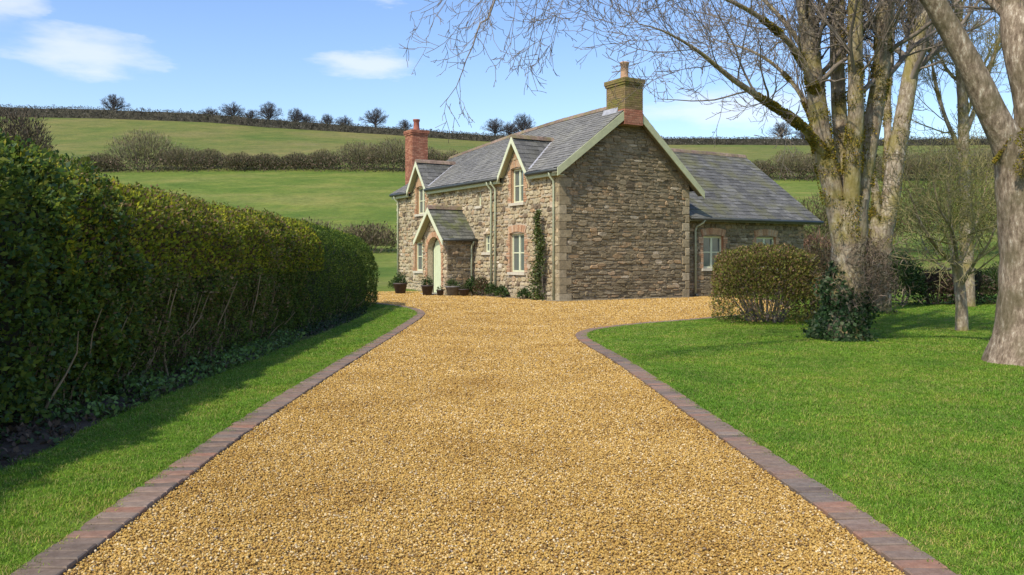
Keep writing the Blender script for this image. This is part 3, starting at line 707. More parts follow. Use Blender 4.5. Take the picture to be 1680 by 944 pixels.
ridge_tiles(lambda a: (a, WR[0], WR[1]), 3.9, 12.96, wr)

# walls
def gable_top(a): return (4.36 + (6.62 - 4.36) * (a + .25) / (RA + .25) if a < RA else 3.88 + (6.62 - 3.88) * (6.08 - a) / (6.08 - RA)) - .06
def eave_top(b): return 4.32
h_front = [(2.62 - .42, 2.62 + .42, 3.39, 4.60), (10.55 - .42, 10.55 + .42, 3.35, 4.5), (2.15, 3.13, .93, 2.30), (10.1, 11.15, .88, 2.14), (4.48, 5.02, 1.65, 2.32), (5.24, 5.54, 3.42, 3.95)]
def dormer_face_top(b):
    for c, hs, ap in DORM:
        if abs(b - c) < hs: return max(4.32, ap - .1 - abs(b - c) * (ap - 4.42) / hs)
    return 4.32
fw = MB()
extra = sorted({0, FL, *[x for c, hs, ap in DORM for x in (c - hs, c, c + hs)]})
hs_all = h_front
xs = sorted({0, FL, *extra, *[h[0] for h in hs_all], *[h[1] for h in hs_all], *np.linspace(0, FL, 40)})
for x0, x1 in zip(xs[:-1], xs[1:]):
    m_ = (x0 + x1) / 2; z = 0
    for a, b in sorted([(h[2], h[3]) for h in hs_all if h[0] < m_ < h[1]]):
        wall_strip(fw, front, [x0, x1], lambda x: z, lambda x: a, -.015); z = b
    wall_strip(fw, front, [x0, x1], lambda x: z, dormer_face_top, -.015)
fw = fw.build('front_wall', M['mortar'], house)
surr = [surround(h) for h in h_front[:4]] + [surround(h_front[4], False, .0), surround(h_front[5], False, 0.0)]
por = (5.77, 7.9, 0, 2.6)
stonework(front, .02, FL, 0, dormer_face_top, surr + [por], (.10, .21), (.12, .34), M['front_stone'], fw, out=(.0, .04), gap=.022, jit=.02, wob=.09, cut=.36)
gw = MB(); wall_strip(gw, gable, list(np.linspace(.0, RA, 6)) + list(np.linspace(RA, GW, 6))[1:], lambda x: 0, gable_top, -.015)
gw = gw.build('gable_wall', M['dark_mortar'], house)
# quoins at the near corner, long and short in turn
z = 0; k = 0; qh = []
while z < 4.1:
    h = random.uniform(.24, .32); h = min(h, 4.16 - z); ln, ln2 = ((.46, .24), (.26, .42))[k % 2]
    MB().add([(0 - .025, -.03, z + .006), (ln, -.03, z + .006), (ln, .03, z + .006), (.03, .03, z + .006), (.03, ln2, z + .006), (-.025, ln2, z + .006),
              (0 - .025, -.03, z + h - .006), (ln, -.03, z + h - .006), (ln, .03, z + h - .006), (.03, .03, z + h - .006), (.03, ln2, z + h - .006), (-.025, ln2, z + h - .006)],
             [(0, 1, 7, 6), (1, 2, 8, 7), (5, 0, 6, 11), (4, 5, 11, 10), (5, 4, 3, 2, 1, 0), (6, 7, 8, 9, 10, 11)]).build('quoin', M['quoin'], house)
    qh.append((0, ln + .01, z, z + h)); z += h; k += 1
for k in range(13):
    z = k * .3; ln = (.34, .2)[k % 2]
    if z < 3.7: stone(gable, GW - ln, GW, z + .006, z + .29, .03, .02, .004).build('quoin', M['quoin'], house); qh.append((GW - ln - .01, GW + .02, z, z + .3))
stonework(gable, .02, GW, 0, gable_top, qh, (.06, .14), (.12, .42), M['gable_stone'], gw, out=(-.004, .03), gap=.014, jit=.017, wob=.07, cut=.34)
# far gable and rear wall
ow = MB(); far = Plane((0, FL, 0), (1, 0, 0), (0, 1, 0)); wall_strip(ow, far, list(np.linspace(0, RA, 4)) + list(np.linspace(RA, GW, 4))[1:], lambda x: 0, lambda a: gable_top(a) - .5, 0)
ow.add([(GW, 0, 0), (GW, FL, 0), (GW, FL, 3.95), (GW, 0, 3.95)], [(0, 1, 2, 3)]); ow.build('rear_wall', M['dark_mortar'], house)
# wing walls
WE = 12.3; ww = MB(); hw = [(6.74, 7.78, 1.05, 2.25), (9.55, 10.65, 1.05, 2.25)]
wall_rect(ww, wing, GW, WE, 0, lambda x: 2.92, hw, -.015)
ww.add([(WE, .365, 0), (WE, 8, 0), (WE, 8, 3.05), (WE, WR[0], 5.85), (WE, .365, 3.05)], [(0, 1, 2, 3, 4)]); ww.add([(GW, 8, 0), (WE, 8, 0), (WE, 8, 2.95), (GW, 8, 2.95)], [(0, 1, 2, 3)])
ww = ww.build('wing_wall', M['dark_mortar'], house)
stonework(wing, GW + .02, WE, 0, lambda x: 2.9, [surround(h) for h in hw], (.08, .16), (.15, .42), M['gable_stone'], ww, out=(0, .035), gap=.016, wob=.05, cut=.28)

for h, lb in zip(h_front, ('dormer window beside the near downpipe', 'dormer window above the porch roof', 'ground floor window under the near dormer', 'ground floor window half behind the porch', 'small window beside the porch roof', 'narrow slit window under the eaves')):
    n_small = h[1] - h[0] < .6; c = (h[0] + h[1]) / 2
    window(front, c, h[1] - h[0], h[2], h[3], house, lb, cols=1 if h[1] - h[0] < .4 else 2, rows=2, arch=not n_small, brick_sides=not n_small, sill=True)
for h, lb in zip(hw, ('wing window left of the bush', 'wing window mostly hidden by the bush')):
    window(wing, (h[0] + h[1]) / 2, h[1] - h[0], h[2], h[3], house, lb, cols=2, rows=2)
# brick above the dormer windows
for (c, hs, ap), h in zip(DORM, h_front):
    z = h[3] + .30
    while z < ap - .3:
        hwid = max(0, (ap - .22 - z) / ((ap - 4.42) / hs) - .06); x = c - hwid
        while x < c + hwid - .05:
            e = min(x + .215, c + hwid); b_ = MB().hexa([front(x + .004, z, -.02), front(e - .004, z, -.02), front(e - .004, z, .016), front(x + .004, z, .016)], [front(x + .004, z + .067, -.02), front(e - .004, z + .067, -.02), front(e - .004, z + .067, .016), front(x + .004, z + .067, .016)])
            pool('brick', b_, M['brick'], fw, front(x, z), .12); x = e
        z += .077

# dormer roofs
def gabled_roof(name, c, hs, ez, ap, a_front, a_back_fn, mat, label, ridge_end, row=.2):
    """ridge runs along a; slopes fall along b"""
    r = MB(); parts = []
    for sg in (-1, 1):
        f_ = lambda s, t, sg=sg: (s, c + sg * hs * (1 - t), ez + (ap - ez) * t)
        parts.append(f_)
        ts = np.linspace(0, 1, 9)
        for t0, t1 in zip(ts[:-1], ts[1:]):
            r.add([f_(a_front, t0), f_(a_back_fn(ez + (ap - ez) * t0), t0), f_(a_back_fn(ez + (ap - ez) * t1), t1), f_(a_front, t1)], [(0, 1, 2, 3)])
    r = r.build(name, M['roof_bed'], house); r['label'] = label
    sl = math.hypot(hs, ap - ez)
    for f_ in parts: slates(f_, a_front - .02, ridge_end, sl, mat, r, clip=lambda t: (a_front - .02, a_back_fn(ez + (ap - ez) * t)), row=row, wid=.26)
    ridge_tiles(lambda a: (a, c, ap), a_front - .02, ridge_end, r, ln=.32)
    # bargeboards on the front edge
    for sg in (-1, 1):
        dz = (ap - ez) / hs; p, q = (a_front - .012, c + sg * (hs + .04), ez - dz * .04), (a_front - .012, c, ap)
        hgt = .2
        MB().hexa([(p[0] - .02, p[1], p[2] - hgt), (p[0] + .02, p[1], p[2] - hgt), (q[0] + .02, q[1], q[2] - hgt * 1.15), (q[0] - .02, q[1], q[2] - hgt * 1.15)],
                  [(p[0] - .02, p[1], p[2] - .01), (p[0] + .02, p[1], p[2] - .01), (q[0] + .02, q[1], q[2] - .01), (q[0] - .02, q[1], q[2] - .01)]).build('bargeboard', M['pale'], r)
        # soffit under the overhang
        MB().hexa([(a_front + .012, c + sg * hs, ez - .09), (-.0 if a_front > -1 else -1.19, c + sg * hs, ez - .09), (-.0 if a_front > -1 else -1.19, c, ap - .11), (a_front + .012, c, ap - .11)],
                  [(a_front + .012, c + sg * hs, ez - .03), (-.0 if a_front > -1 else -1.19, c + sg * hs, ez - .03), (-.0 if a_front > -1 else -1.19, c, ap - .05), (a_front + .012, c, ap - .05)]).build('soffit', M['sage'], r)
    return r
def a_on_front_roof(b): return lambda z: -.25 + (z - 4.36) / (rz_(b) - 4.36) * (RA + .25)
for (c, hs, ap), lb in zip(DORM, ('gabled dormer roof near the tall gable', 'gabled dormer roof above the porch')):
    r = gabled_roof('dormer_roof', c, hs, 4.42, ap, -.24, a_on_front_roof(c), M['slate_dark'], lb, a_on_front_roof(c)(ap) - .02)
    for sg in (-1, 1):            # cheeks are hidden by the slopes; pale lead valleys
        p, q = (a_on_front_roof(c)(4.45), c + sg * hs * .99, 4.45), (a_on_front_roof(c)(ap), c, ap)
        MB().bar((p[0] - .0, p[1] + sg * .04, p[2] + .035), (q[0] + .02, q[1] + sg * .04, q[2] + .035), .09, .012).build('valley', M['lead'], r)

# porch
PB0, PB1, PC = 5.77, 7.9, 6.84; PAP, PEZ, PHS = 3.40, 2.16, 1.24
pw = MB(); AC, AR, ASP = 6.84, .60, 1.66
porch_top = lambda b: PAP - .1 - abs(b - PC) * (PAP - PEZ) / PHS
arch_lo = lambda b: ASP + math.sqrt(max(0, AR ** 2 - (b - AC) ** 2))
for seg in ([PB0, AC - AR], [AC + AR, PB1]): wall_strip(pw, porchf, seg, lambda x: 0, porch_top, -.015)
ax = list(AC + AR * np.cos(np.linspace(math.pi, 0, 17))); wall_strip(pw, porchf, ax, arch_lo, porch_top, -.015)
pw.add([(-1.175, PB0 + .015, 0), (0, PB0 + .015, 0), (0, PB0 + .015, porch_top(PB0)), (-1.175, PB0 + .015, porch_top(PB0))], [(0, 1, 2, 3)])
pw.add([(-1.175, PB1, 0), (0, PB1, 0), (0, PB1, porch_top(PB1)), (-1.175, PB1, porch_top(PB1))], [(0, 1, 2, 3)])
DA = -.95                         # door plane
for x0, x1 in zip(ax[:-1], ax[1:]): pw.add([porchf(x0, arch_lo(x0), .0), porchf(x1, arch_lo(x1), .0), (DA, x1, arch_lo(x1)), (DA, x0, arch_lo(x0))], [(0, 1, 2, 3)])
for x in (AC - AR, AC + AR): pw.add([porchf(x, 0, 0), porchf(x, ASP, 0), (DA, x, ASP), (DA, x, 0)], [(0, 1, 2, 3)])
pw = pw.build('porch_wall', M['mortar'], house)
hole_arch = [(AC - AR - .2, AC + AR + .2, 0, ASP), (AC - AR - .1, AC + AR + .1, ASP - .01, ASP + AR + .2)]
stonework(porchf, PB0 + .02, PB1, 0, lambda b: porch_top(b), hole_arch, (.09, .18), (.12, .30), M['front_stone'], pw, out=(0, .035), gap=.02, jit=.016, wob=.07, cut=.34)
stonework(porchs, -1.17, -.02, 0, lambda a: porch_top(PB0), [], (.09, .18), (.12, .34), M['gable_stone'], pw, out=(0, .035), gap=.018, jit=.016, wob=.06, cut=.3)
for k in range(17):               # brick ring of the arch
    a0, a1 = math.pi * k / 17 + .01, math.pi * (k + 1) / 17 - .01; q = [(AC - r_ * math.cos(a), ASP + r_ * math.sin(a)) for r_, a in ((AR, a0), (AR, a1), (AR + .2, a1), (AR + .2, a0))]
    b_ = MB().hexa([porchf(x, z, -.03) for x, z in q], [porchf(x, z, .024) for x, z in q]); pool('brick', b_, M['brick'], pw, porchf(AC, ASP), .12)
for k in range(21):
    for sg in (-1, 1):
        z = k * .078; ln = .2 if k % 2 else .12; xa, xb = sorted((AC + sg * AR, AC + sg * (AR + ln))); q = [(xa, z + .004), (xb, z + .004), (xb, z + .073), (xa, z + .073)]
        b_ = MB().hexa([porchf(x, zz, -.03) for x, zz in q], [porchf(x, zz, .02) for x, zz in q]); pool('brick', b_, M['brick'], pw, porchf(AC, 1), .12)
dr = MB(); th = np.linspace(math.pi, 0, 17); outline = [(AC - AR + .03, .06)] + [(AC + (AR - .03) * math.cos(t), ASP + (AR - .03) * math.sin(t)) for t in th] + [(AC + AR - .03, .06)]
dr.poly([(DA + .02, x, z) for x, z in outline]); dr.poly([(DA + .06, x, z) for x, z in outline][::-1])
for k in range(len(outline)): 
    (x0, z0), (x1, z1) = outline[k], outline[(k + 1) % len(outline)]; dr.add([(DA + .02, x0, z0), (DA + .02, x1, z1), (DA + .06, x1, z1), (DA + .06, x0, z0)], [(0, 1, 2, 3)])
dr = dr.build('door', M['door'], house); dr['label'] = 'pale green arched plank door'
for k in range(7):
    x0 = AC - AR + .05 + k * (2 * AR - .1) / 7; x1 = x0 + (2 * AR - .1) / 7 - .012; zt = min(arch_lo(x0), arch_lo(x1)) - .06
    MB().box(DA + .004, DA + .022, x0, x1, .08, zt).build('plank', M['door'], dr)
ov = [(DA - .006, AC - .14 + .085 * math.cos(t), 1.72 + .14 * math.sin(t)) for t in np.linspace(0, 2 * math.pi, 20, endpoint=False)]; MB().poly(ov[::-1]).build('door_window', M['glass'], dr)
MB().box(DA - .03, DA + .004, AC - .42, AC - .38, 1.0, 1.2).build('handle', M['iron'], dr)
MB().box(-1.5, DA, AC - AR + .005, AC + AR - .005, 0, .06).build('doorstep', M['paving'], house)
# porch roof, its gutter and pipe
gabled_roof('porch_roof', PC, PHS, PEZ, PAP, -1.47, lambda z: -.01, M['slate_green'], 'mossy slate roof of the porch', -.01, row=.17)
MB().tube([(-1.46, PB0 - .26, 2.12), (-.02, PB0 - .26, 2.12)], .055, 8).build('gutter', M['gutter'], house, True)
MB().tube([(-.16, PB0 - .26, 2.10), (-.16, PB0 - .2, 1.98), (-.16, PB0 - .09, 1.88), (-.16, PB0 - .07, 1.75), (-.16, PB0 - .07, .05)], .034, 8).build('downpipe', M['pipe'], house, True)

# main eaves: fascia, gutter, soffit
for b0, b1 in ((-.27, 1.66), (3.58, 9.62), (11.48, 13.24)):
    MB().box(-.2, -.165, b0, b1, 4.13, 4.33).build('fascia', M['sage'], house)
    MB().box(-.164, .0, b0, b1, 4.13, 4.155).build('soffit', M['sage'], house)
    MB().tube([(-.265, b0, 4.30), (-.265, b1, 4.30)], .062, 10).build('gutter', M['gutter'], house, True)
for b in (.24, 4.05, 4.36, 12.84):
    MB().tube([(-.26, b, 4.26), (-.25, b, 4.15), (-.09, b, 3.98), (-.075, b, 3.85), (-.075, b, .04)], .037, 10).build('downpipe', M['pipe'], house, True)
# gable bargeboards and their soffits
for (a0, z0, a1, z1) in ((-.30, 4.36, 2.43, 6.74 - (RA - 2.43) * 2.38 / 3.16), (6.16, 3.84, 3.25, 6.74 - (3.25 - RA) * 2.9 / 3.3)):
    o0, hh = -.34, .27
    MB().hexa([(a0, o0, z0 - hh), (a1, o0, z1 - hh * 1.12), (a1, o0 + .04, z1 - hh * 1.12), (a0, o0 + .04, z0 - hh)], [(a0, o0, z0), (a1, o0, z1), (a1, o0 + .04, z1), (a0, o0 + .04, z0)]).build('bargeboard', M['sage'], house)
    MB().hexa([(a0, o0 + .042, z0 - .16), (a1, o0 + .042, z1 - .16), (a1, .0, z1 - .16), (a0, .0, z0 - .16)], [(a0, o0 + .042, z0 - .12), (a1, o0 + .042, z1 - .12), (a1, .0, z1 - .12), (a0, .0, z0 - .12)]).build('soffit', M['soffit'], house)
# wing gutter, pipe, verge
MB().tube([(5.76, -.06, 2.88), (12.96, -.06, 2.88)], .06, 10).build('gutter', M['gutter'], house, True)
MB().box(5.76, 12.94, .0, .03, 2.78, 2.95).build('fascia', M['soffit'], house)
MB().tube([(6.45, -.06, 2.84), (6.42, .02, 2.72), (6.30, .22, 2.6), (6.28, .27, 2.45), (6.28, .27, .06)], .037, 10).build('downpipe', M['pipe'], house, True)
MB().tube([(6.28, .27, .1), (6.32, .18, .02)], .045, 8).build('pipe_shoe', M['gutter'], house, True)

# chimneys of brick
def chimney(label, a0, a1, b0, b1, z0, z1, mat, low_mat, pot_mat, low_z, parent, pot_h=.5, individual=True):
    core = MB(); core.box(a0 + .012, a1 - .012, b0 + .012, b1 - .012, z0, z1); ch = core.build('chimney', M['dark_mortar'], parent); ch['label'] = label
    cz = z1 - .26; z = z0; k = 0
    while z < z1 - .01:
        cor = .0 if z < cz else (.035 if z < cz + .08 else .06); m_ = low_mat if z < low_z else mat
        A0, A1, B0, B1 = a0 - cor, a1 + cor, b0 - cor, b1 + cor; off = .1 if k % 2 else 0
        for face in (0, 1, 2, 3):
            ln = (A1 - A0) if face < 2 else (B1 - B0); x = -off
            while x < ln - .01:
                s, e = max(0, x) + .004, min(x + .21, ln) - .004; x += .21
                if e - s < .03: continue
                d = random.uniform(0, .006)
                if face == 0: bx = (A0 + s, A0 + e, B0 - d, B0 + .04)
                elif face == 1: bx = (A0 + s, A0 + e, B1 - .04, B1 + d)
                elif face == 2: bx = (A0 - d, A0 + .04, B0 + s + (.045 if s < .05 else 0), B0 + e - (.045 if e > ln - .05 else 0))
                else: bx = (A1 - .04, A1 + d, B0 + s + (.045 if s < .05 else 0), B0 + e - (.045 if e > ln - .05 else 0))
                if bx[3] - bx[2] < .02 : continue
                mb = MB().box(*bx, z + .004, z + .070)
                pool('brick', mb, m_, ch, ((bx[0] + bx[1]) / 2, (bx[2] + bx[3]) / 2, z), .12 * (1.0 if face in (0, 2) else .3))
        z += .076; k += 1
    cap = MB(); ca, cb_ = (a0 + a1) / 2, (b0 + b1) / 2
    cap.hexa([(a0 - .03, b0 - .03, z1), (a1 + .03, b0 - .03, z1), (a1 + .03, b1 + .03, z1), (a0 - .03, b1 + .03, z1)], [(ca - .2, cb_ - .2, z1 + .08), (ca + .2, cb_ - .2, z1 + .08), (ca + .2, cb_ + .2, z1 + .08), (ca - .2, cb_ + .2, z1 + .08)]).build('flaunching', mat, ch)
    MB().lathe([(.16, 0), (.145, .1), (.13, pot_h - .12), (.155, pot_h - .1), (.155, pot_h - .05), (.17, pot_h - .04), (.165, pot_h), (.11, pot_h), (.10, pot_h - .2)], (ca, cb_, z1 + .04), 16).build('chimney_pot', pot_mat, ch, True)
    return ch
chimney('mossy brick chimney stack on the near gable', 2.44, 3.24, -.36, .66, 5.98, 7.56, M['mossy_brick'], M['red_brick'], M['pot'], 6.45, house, .62)
chimney('tall red brick chimney stack at the far end', .86, 1.66, 13.3, 14.1, 2.2, 7.4, M['red_brick'], M['red_brick'], M['red_pot'], 0, house, .55)
MB().box(.80, 1.72, 13.28, 14.16, 0, 2.2).build('chimney_base', M['mortar'], house)
MB().hexa([(2.36, .0, 6.35), (2.43, .0, 6.35), (2.43, .8, 6.35), (2.36, .8, 6.35)], [(2.36, .0, 6.42), (2.43, .0, 6.6), (2.43, .8, 6.6), (2.36, .8, 6.42)]).build('flashing', M['lead'], house)
flush_pool('slate', 'roof_slates'); flush_pool('stone', 'wall_stones'); flush_pool('brick', 'brickwork')
# stone margin along the foot of the wall
for pl_, s0, s1 in ((front, -.3, 5.6), (front, 8.0, 13.2), (gable, -.3, 5.7)):
    x = s0
    while x < s1:
        e = min(x + random.uniform(.3, .6), s1); P = [pl_(x + .01, .0, .03), pl_(e - .01, .0, .03), pl_(e - .01, .0, .3 + random.uniform(-.03, .03)), pl_(x + .01, 0, .3 + random.uniform(-.03, .03))]; MB().hexa(P, [(p[0], p[1], .03 + random.uniform(0, .012)) for p in P]).build('footing_slab', M['dark_mortar'], house); x = e

# ------------------------------------------------------------------ the tall clipped hedge on the left
def hedge_top(y): return float(np.interp(y, [-7, 5, 7.5, 9, 13, 18, 23, 25, 26.2], [2.6, 2.54, 2.44, 2.27, 2.18, 2.2, 2.09, 1.97, 1.82]))
HX0, HX1, HEND = -4.02, -6.0, 26.0
def hedge_pts(n, y0=-2, y1=26.3, pu=None):
    """points and outward normals on the hedge's surface; u runs up the face, over the top and down the back"""
    y = rng.uniform(y0, y1, n); u = rng.random(n) if pu is None else rng.uniform(*pu, n)
    H = np.array([hedge_top(v) for v in y]); r = .72; P = np.empty((n, 3)); Nn = np.empty((n, 3))
    end = np.clip((y - (HEND - 1.0)) / 1.0, 0, 1); hw = (HX0 - HX1) / 2 * np.sqrt(np.clip(1 - end ** 2 * .96, .02, 1)); cx = (HX0 + HX1) / 2
    # profile: up the face (0..f), arc, top, arc, back
    a = H - r; L_ = np.stack((a, np.full(n, r * 1.571), np.maximum(2 * hw - 2 * r, .05), np.full(n, r * 1.571), a), 1); cum = np.cumsum(L_, 1); d = u * cum[:, -1]
    lean = .10
    for k in range(n):
        dd = d[k]; c = cum[k]; rr = min(r, hw[k])
        if dd < c[0]: x, z, nx_, nz = hw[k] - lean * (1 - dd / a[k]) * -.4, dd, 1, .05
        elif dd < c[1]: t = (dd - c[0]) / r; x, z, nx_, nz = hw[k] - rr + rr * math.cos(t), a[k] + r * math.sin(t), math.cos(t), math.sin(t)
        elif dd < c[2]: x, z, nx_, nz = hw[k] - rr - (dd - c[1]), H[k], 0, 1
        elif dd < c[3]: t = (dd - c[2]) / r; x, z, nx_, nz = -hw[k] + rr - rr * math.sin(t), a[k] + r * math.cos(t), -math.sin(t), math.cos(t)
        else: x, z, nx_, nz = -hw[k], c[4] - dd, -1, .05
        P[k] = (cx + x, y[k], z); Nn[k] = (nx_, 0, nz)
    Nn[:, 1] = end * 1.6; return P, unit(Nn), u
def build_hedge():
    root = thing('tall_hedge', 'tall clipped evergreen hedge running along the left of the drive', 'hedge')
    parts = []
    def batch(n, y0, y1, pu, size, cols, wts, depth=.16, bumpy=.07, up=.35, asp=(.5, .75), zmin=0., var=.3):
        P, Nn, u = hedge_pts(n, y0, y1, pu); k = P[:, 2] > zmin + rng.random(n) * .25; P, Nn, u = P[k], Nn[k], u[k]; n = len(P)
        b = smooth_noise(P, 2.3, 3) * bumpy + smooth_noise(P, 6.5, 9) * bumpy * .6
        P = P + Nn * (b - rng.exponential(depth * .5, n) + .03)[:, None]
        D = unit(Nn * .7 + rdir(n) * .9 + np.array((0, 0, up))); fn = unit(Nn + rdir(n) * .8 + np.array((0, -.25, .45)))
        C = mixcol(n, cols, wts, var)
        parts.append(leaves_arrays(P, D, fn, size * rng.uniform(.6, 1.35, n), rng.uniform(*asp, n), C))
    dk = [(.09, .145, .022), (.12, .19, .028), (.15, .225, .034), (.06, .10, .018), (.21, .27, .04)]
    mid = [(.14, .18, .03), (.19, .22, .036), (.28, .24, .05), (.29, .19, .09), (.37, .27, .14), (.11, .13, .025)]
    new = [(.38, .40, .03), (.46, .42, .04), (.28, .33, .03), (.20, .25, .025)]  # yellow green new growth, brightened to paint sun onto the upper hedge
    # near dark leafy stretch
    batch(30000, 4.6, 9.0, (0, .5), .055, dk + [(.07, .14, .04), (.13, .20, .09), (.19, .22, .035), (.16, .20, .03)], None, .22, .22)
    # middle stretch: thin, brown and yellow green
    batch(34000, 8.0, 16.5, (.08, .47), .042, mid, [3, 3, 2, 2.2, 1.5, 2], .22, .19)
    batch(26000, 7.6, 18, (.2, .5), .05, new + [(.16, .10, .05)], None, .1, .06, .8)
    batch(12000, 8.0, 16, (.0, .3), .04, [(.09, .06, .03), (.13, .09, .05), (.06, .045, .02), (.05, .07, .015)], None, .3, .08, .1, (.2, .5))
    batch(15000, 7.8, 16.5, (.02, .22), .045, dk + [(.14, .18, .03)], None, .2, .15, .2)
    # far stretch: dense and dark green
    batch(44000, 14.5, 26.3, (0, .5), .042, dk + [(.06, .11, .018), (.045, .085, .014), (.09, .14, .02)], None, .16, .10)
    # new growth on the top, its leaf colour brightened to stand for sunlight
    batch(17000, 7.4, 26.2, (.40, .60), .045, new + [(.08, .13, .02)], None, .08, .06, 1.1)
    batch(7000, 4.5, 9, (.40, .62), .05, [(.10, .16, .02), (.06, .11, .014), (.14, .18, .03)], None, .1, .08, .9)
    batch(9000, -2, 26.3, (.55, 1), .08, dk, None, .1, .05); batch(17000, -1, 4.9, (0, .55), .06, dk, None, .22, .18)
    o = link('foliage', leaf_mesh('foliage', parts, M['leaf_gloss']), root); o['kind'] = 'stuff'
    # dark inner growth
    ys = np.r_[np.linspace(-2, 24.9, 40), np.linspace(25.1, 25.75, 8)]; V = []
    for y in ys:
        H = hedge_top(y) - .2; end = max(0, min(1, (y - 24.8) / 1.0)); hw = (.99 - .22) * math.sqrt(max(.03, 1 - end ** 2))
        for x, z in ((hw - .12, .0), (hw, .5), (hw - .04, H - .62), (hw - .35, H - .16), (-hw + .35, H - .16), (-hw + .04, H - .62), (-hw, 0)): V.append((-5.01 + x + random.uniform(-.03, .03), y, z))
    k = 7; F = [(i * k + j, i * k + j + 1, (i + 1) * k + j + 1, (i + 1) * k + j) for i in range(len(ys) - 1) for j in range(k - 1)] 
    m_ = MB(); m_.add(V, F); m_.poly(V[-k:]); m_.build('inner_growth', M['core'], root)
    # bare stems showing at the foot
    T = Tubes()
    for _ in range(380):
        y = rng.uniform(7.4, 15.5) if rng.random() < .85 else rng.uniform(15, 25); x = HX0 - rng.uniform(-.04, .25); h = rng.uniform(.35, 1.15) if y < 14.5 else rng.uniform(.25, .6); lx, ly = rng.normal(.06, .12), rng.normal(.06, .14)
        p = np.array((x - .1, y, 0.)); q = [p + np.array((lx * t + rng.normal(0, .02), ly * t + rng.normal(0, .035), h * t)) for t in np.linspace(0, 1, 5)]
        T.add(q, np.linspace(.013, .004, 5) * rng.uniform(.6, 1.3), 5)
    o = T.build('stems', M['hedge_stem'], root); o['kind'] = 'stuff'
M['hedge_stem'] = plain('hedge stems', (.30, .215, .12), .85, .4, 3, .003)
build_hedge()
# low weeds and leaf litter at its foot
def ground_leaves(name, n, fx, y0, y1, h, size, cols, label=None, flat=.6):
    y = rng.uniform(y0, y1, n); x = fx(y, rng.random(n)); P = np.c_[x, y, .02 + rng.random(n) ** 2 * h]
    clump = smooth_noise(np.c_[x, y, np.zeros(n)], 2.2, 5); k = clump > -.12 + rng.normal(0, .12, n); P = P[k]; n = len(P)
    D = unit(rdir(n) + np.array((0, 0, .3))); fn = unit(rdir(n) * (1 - flat) + np.array((.3, -.1, 1)) * flat)
    o = link(name, leaf_mesh(name, [leaves_arrays(P, D, fn, size * rng.uniform(.6, 1.4, n), rng.uniform(.5, .9, n), mixcol(n, cols))], M['leaf'])); o['kind'] = 'stuff'; return o
edge = lambda y, r: np.interp(y, BED[:, 1][:int(len(BED) * .8)], BED[:, 0][:int(len(BED) * .8)])
ground_leaves('undergrowth', 7500, lambda y, r: edge(y, r) + .04 - .75 * r, 7.2, 15, .16, .05, [(.09, .16, .03), (.14, .24, .04), (.18, .28, .06), (.09, .11, .03)])
ground_leaves('undergrowth', 3200, lambda y, r: edge(y, r) + .0 - .5 * r, 15, 25.5, .13, .05, [(.035, .07, .014), (.05, .09, .02), (.025, .04, .01)])
ground_leaves('leaf_litter', 9500, lambda y, r: edge(y, r) - .02 - .95 * r, 1.0, 11.5, .04, .05, [(.11, .07, .04), (.16, .10, .055), (.06, .042, .024), (.06, .10, .025)], flat=.8)

# ------------------------------------------------------------------ shrubs
def shrub(name, label, cat, c, rad, n, size, cols, wts=None, group=None, stems=14, shell=.55, up=.35, asp=(.45, .75), twig=0, mat='leaf', lift=.0, bumpy=.18, stem_r=.014, square=1.0, base_col=None):
    root = thing(name, label, cat, c, 0, group); rad = np.array(rad, float)
    d = rdir(n); d[:, 2] = np.abs(d[:, 2]) * np.where(rng.random(n) < .88, 1, -.5)
    d = np.sign(d) * np.abs(d) ** square; d = unit(d) if square == 1 else d / np.maximum(np.abs(d).max(1, keepdims=True), 1e-6) * .5 + unit(d) * .5
    rr = 1 - (1 - shell) * rng.random(n) ** 1.6
    P = d * rad * rr[:, None]; nb = smooth_noise(d * 2.2, 1.3, c[0]) * bumpy + smooth_noise(d * 5, 1.3, c[1]) * bumpy * .5; P *= (1 + nb)[:, None]
    base = rad[2] * .34 + lift; P[:, 2] += base; k = P[:, 2] > .04; P, d = P[k], d[k]; n = len(P)
    D = unit(d * .7 + rdir(n) * .8 + np.array((0, 0, up))); parts = [leaves_arrays(P, D, unit(d + rdir(n) * .9), size * rng.uniform(.6, 1.35, n), rng.uniform(*asp, n), mixcol(n, cols, wts, .3))]
    if twig:                      # fine upright sprays
        q = rdir(twig); q[:, 2] = np.abs(q[:, 2]); pp = q * rad * rng.uniform(.45, .95, (twig, 1)); pp[:, 2] += base
        D = unit(q * .9 + rdir(twig) * .5 + np.array((0, 0, .9))); parts.append(leaves_arrays(pp, D, rdir(twig), rad.mean() * (.33 if mat != 'scrub' else .2) * rng.uniform(.5, 1.3, twig), .06, mixcol(twig, base_col or cols, None, .35), 0))
    link('foliage', leaf_mesh('foliage', parts, M[mat]), root)['kind'] = 'stuff'
    T = Tubes()
    for _ in range(stems):
        a = rng.uniform(0, 6.28); r0 = rng.uniform(.05, .38); p0 = np.array((math.cos(a) * rad[0] * r0, math.sin(a) * rad[1] * r0, 0)); p1 = np.array((math.cos(a) * rad[0] * .7, math.sin(a) * rad[1] * .7, (rad[2] + base) * rng.uniform(.5, .85)))
        mid = (p0 + p1) / 2 + rng.normal(0, .08, 3) * rad; T.add([p0, p0 * .5 + mid * .5 + rng.normal(0, .02, 3), mid, p1], np.array((1.4, 1.1, .8, .3)) * stem_r * rng.uniform(.7, 1.5), 5)
    T.build('stem', M['twig'], root)
    return root
bushc = [(.15, .17, .03), (.20, .20, .035), (.27, .22, .05), (.12, .13, .025), (.25, .15, .075), (.20, .125, .065), (.13, .10, .04)]
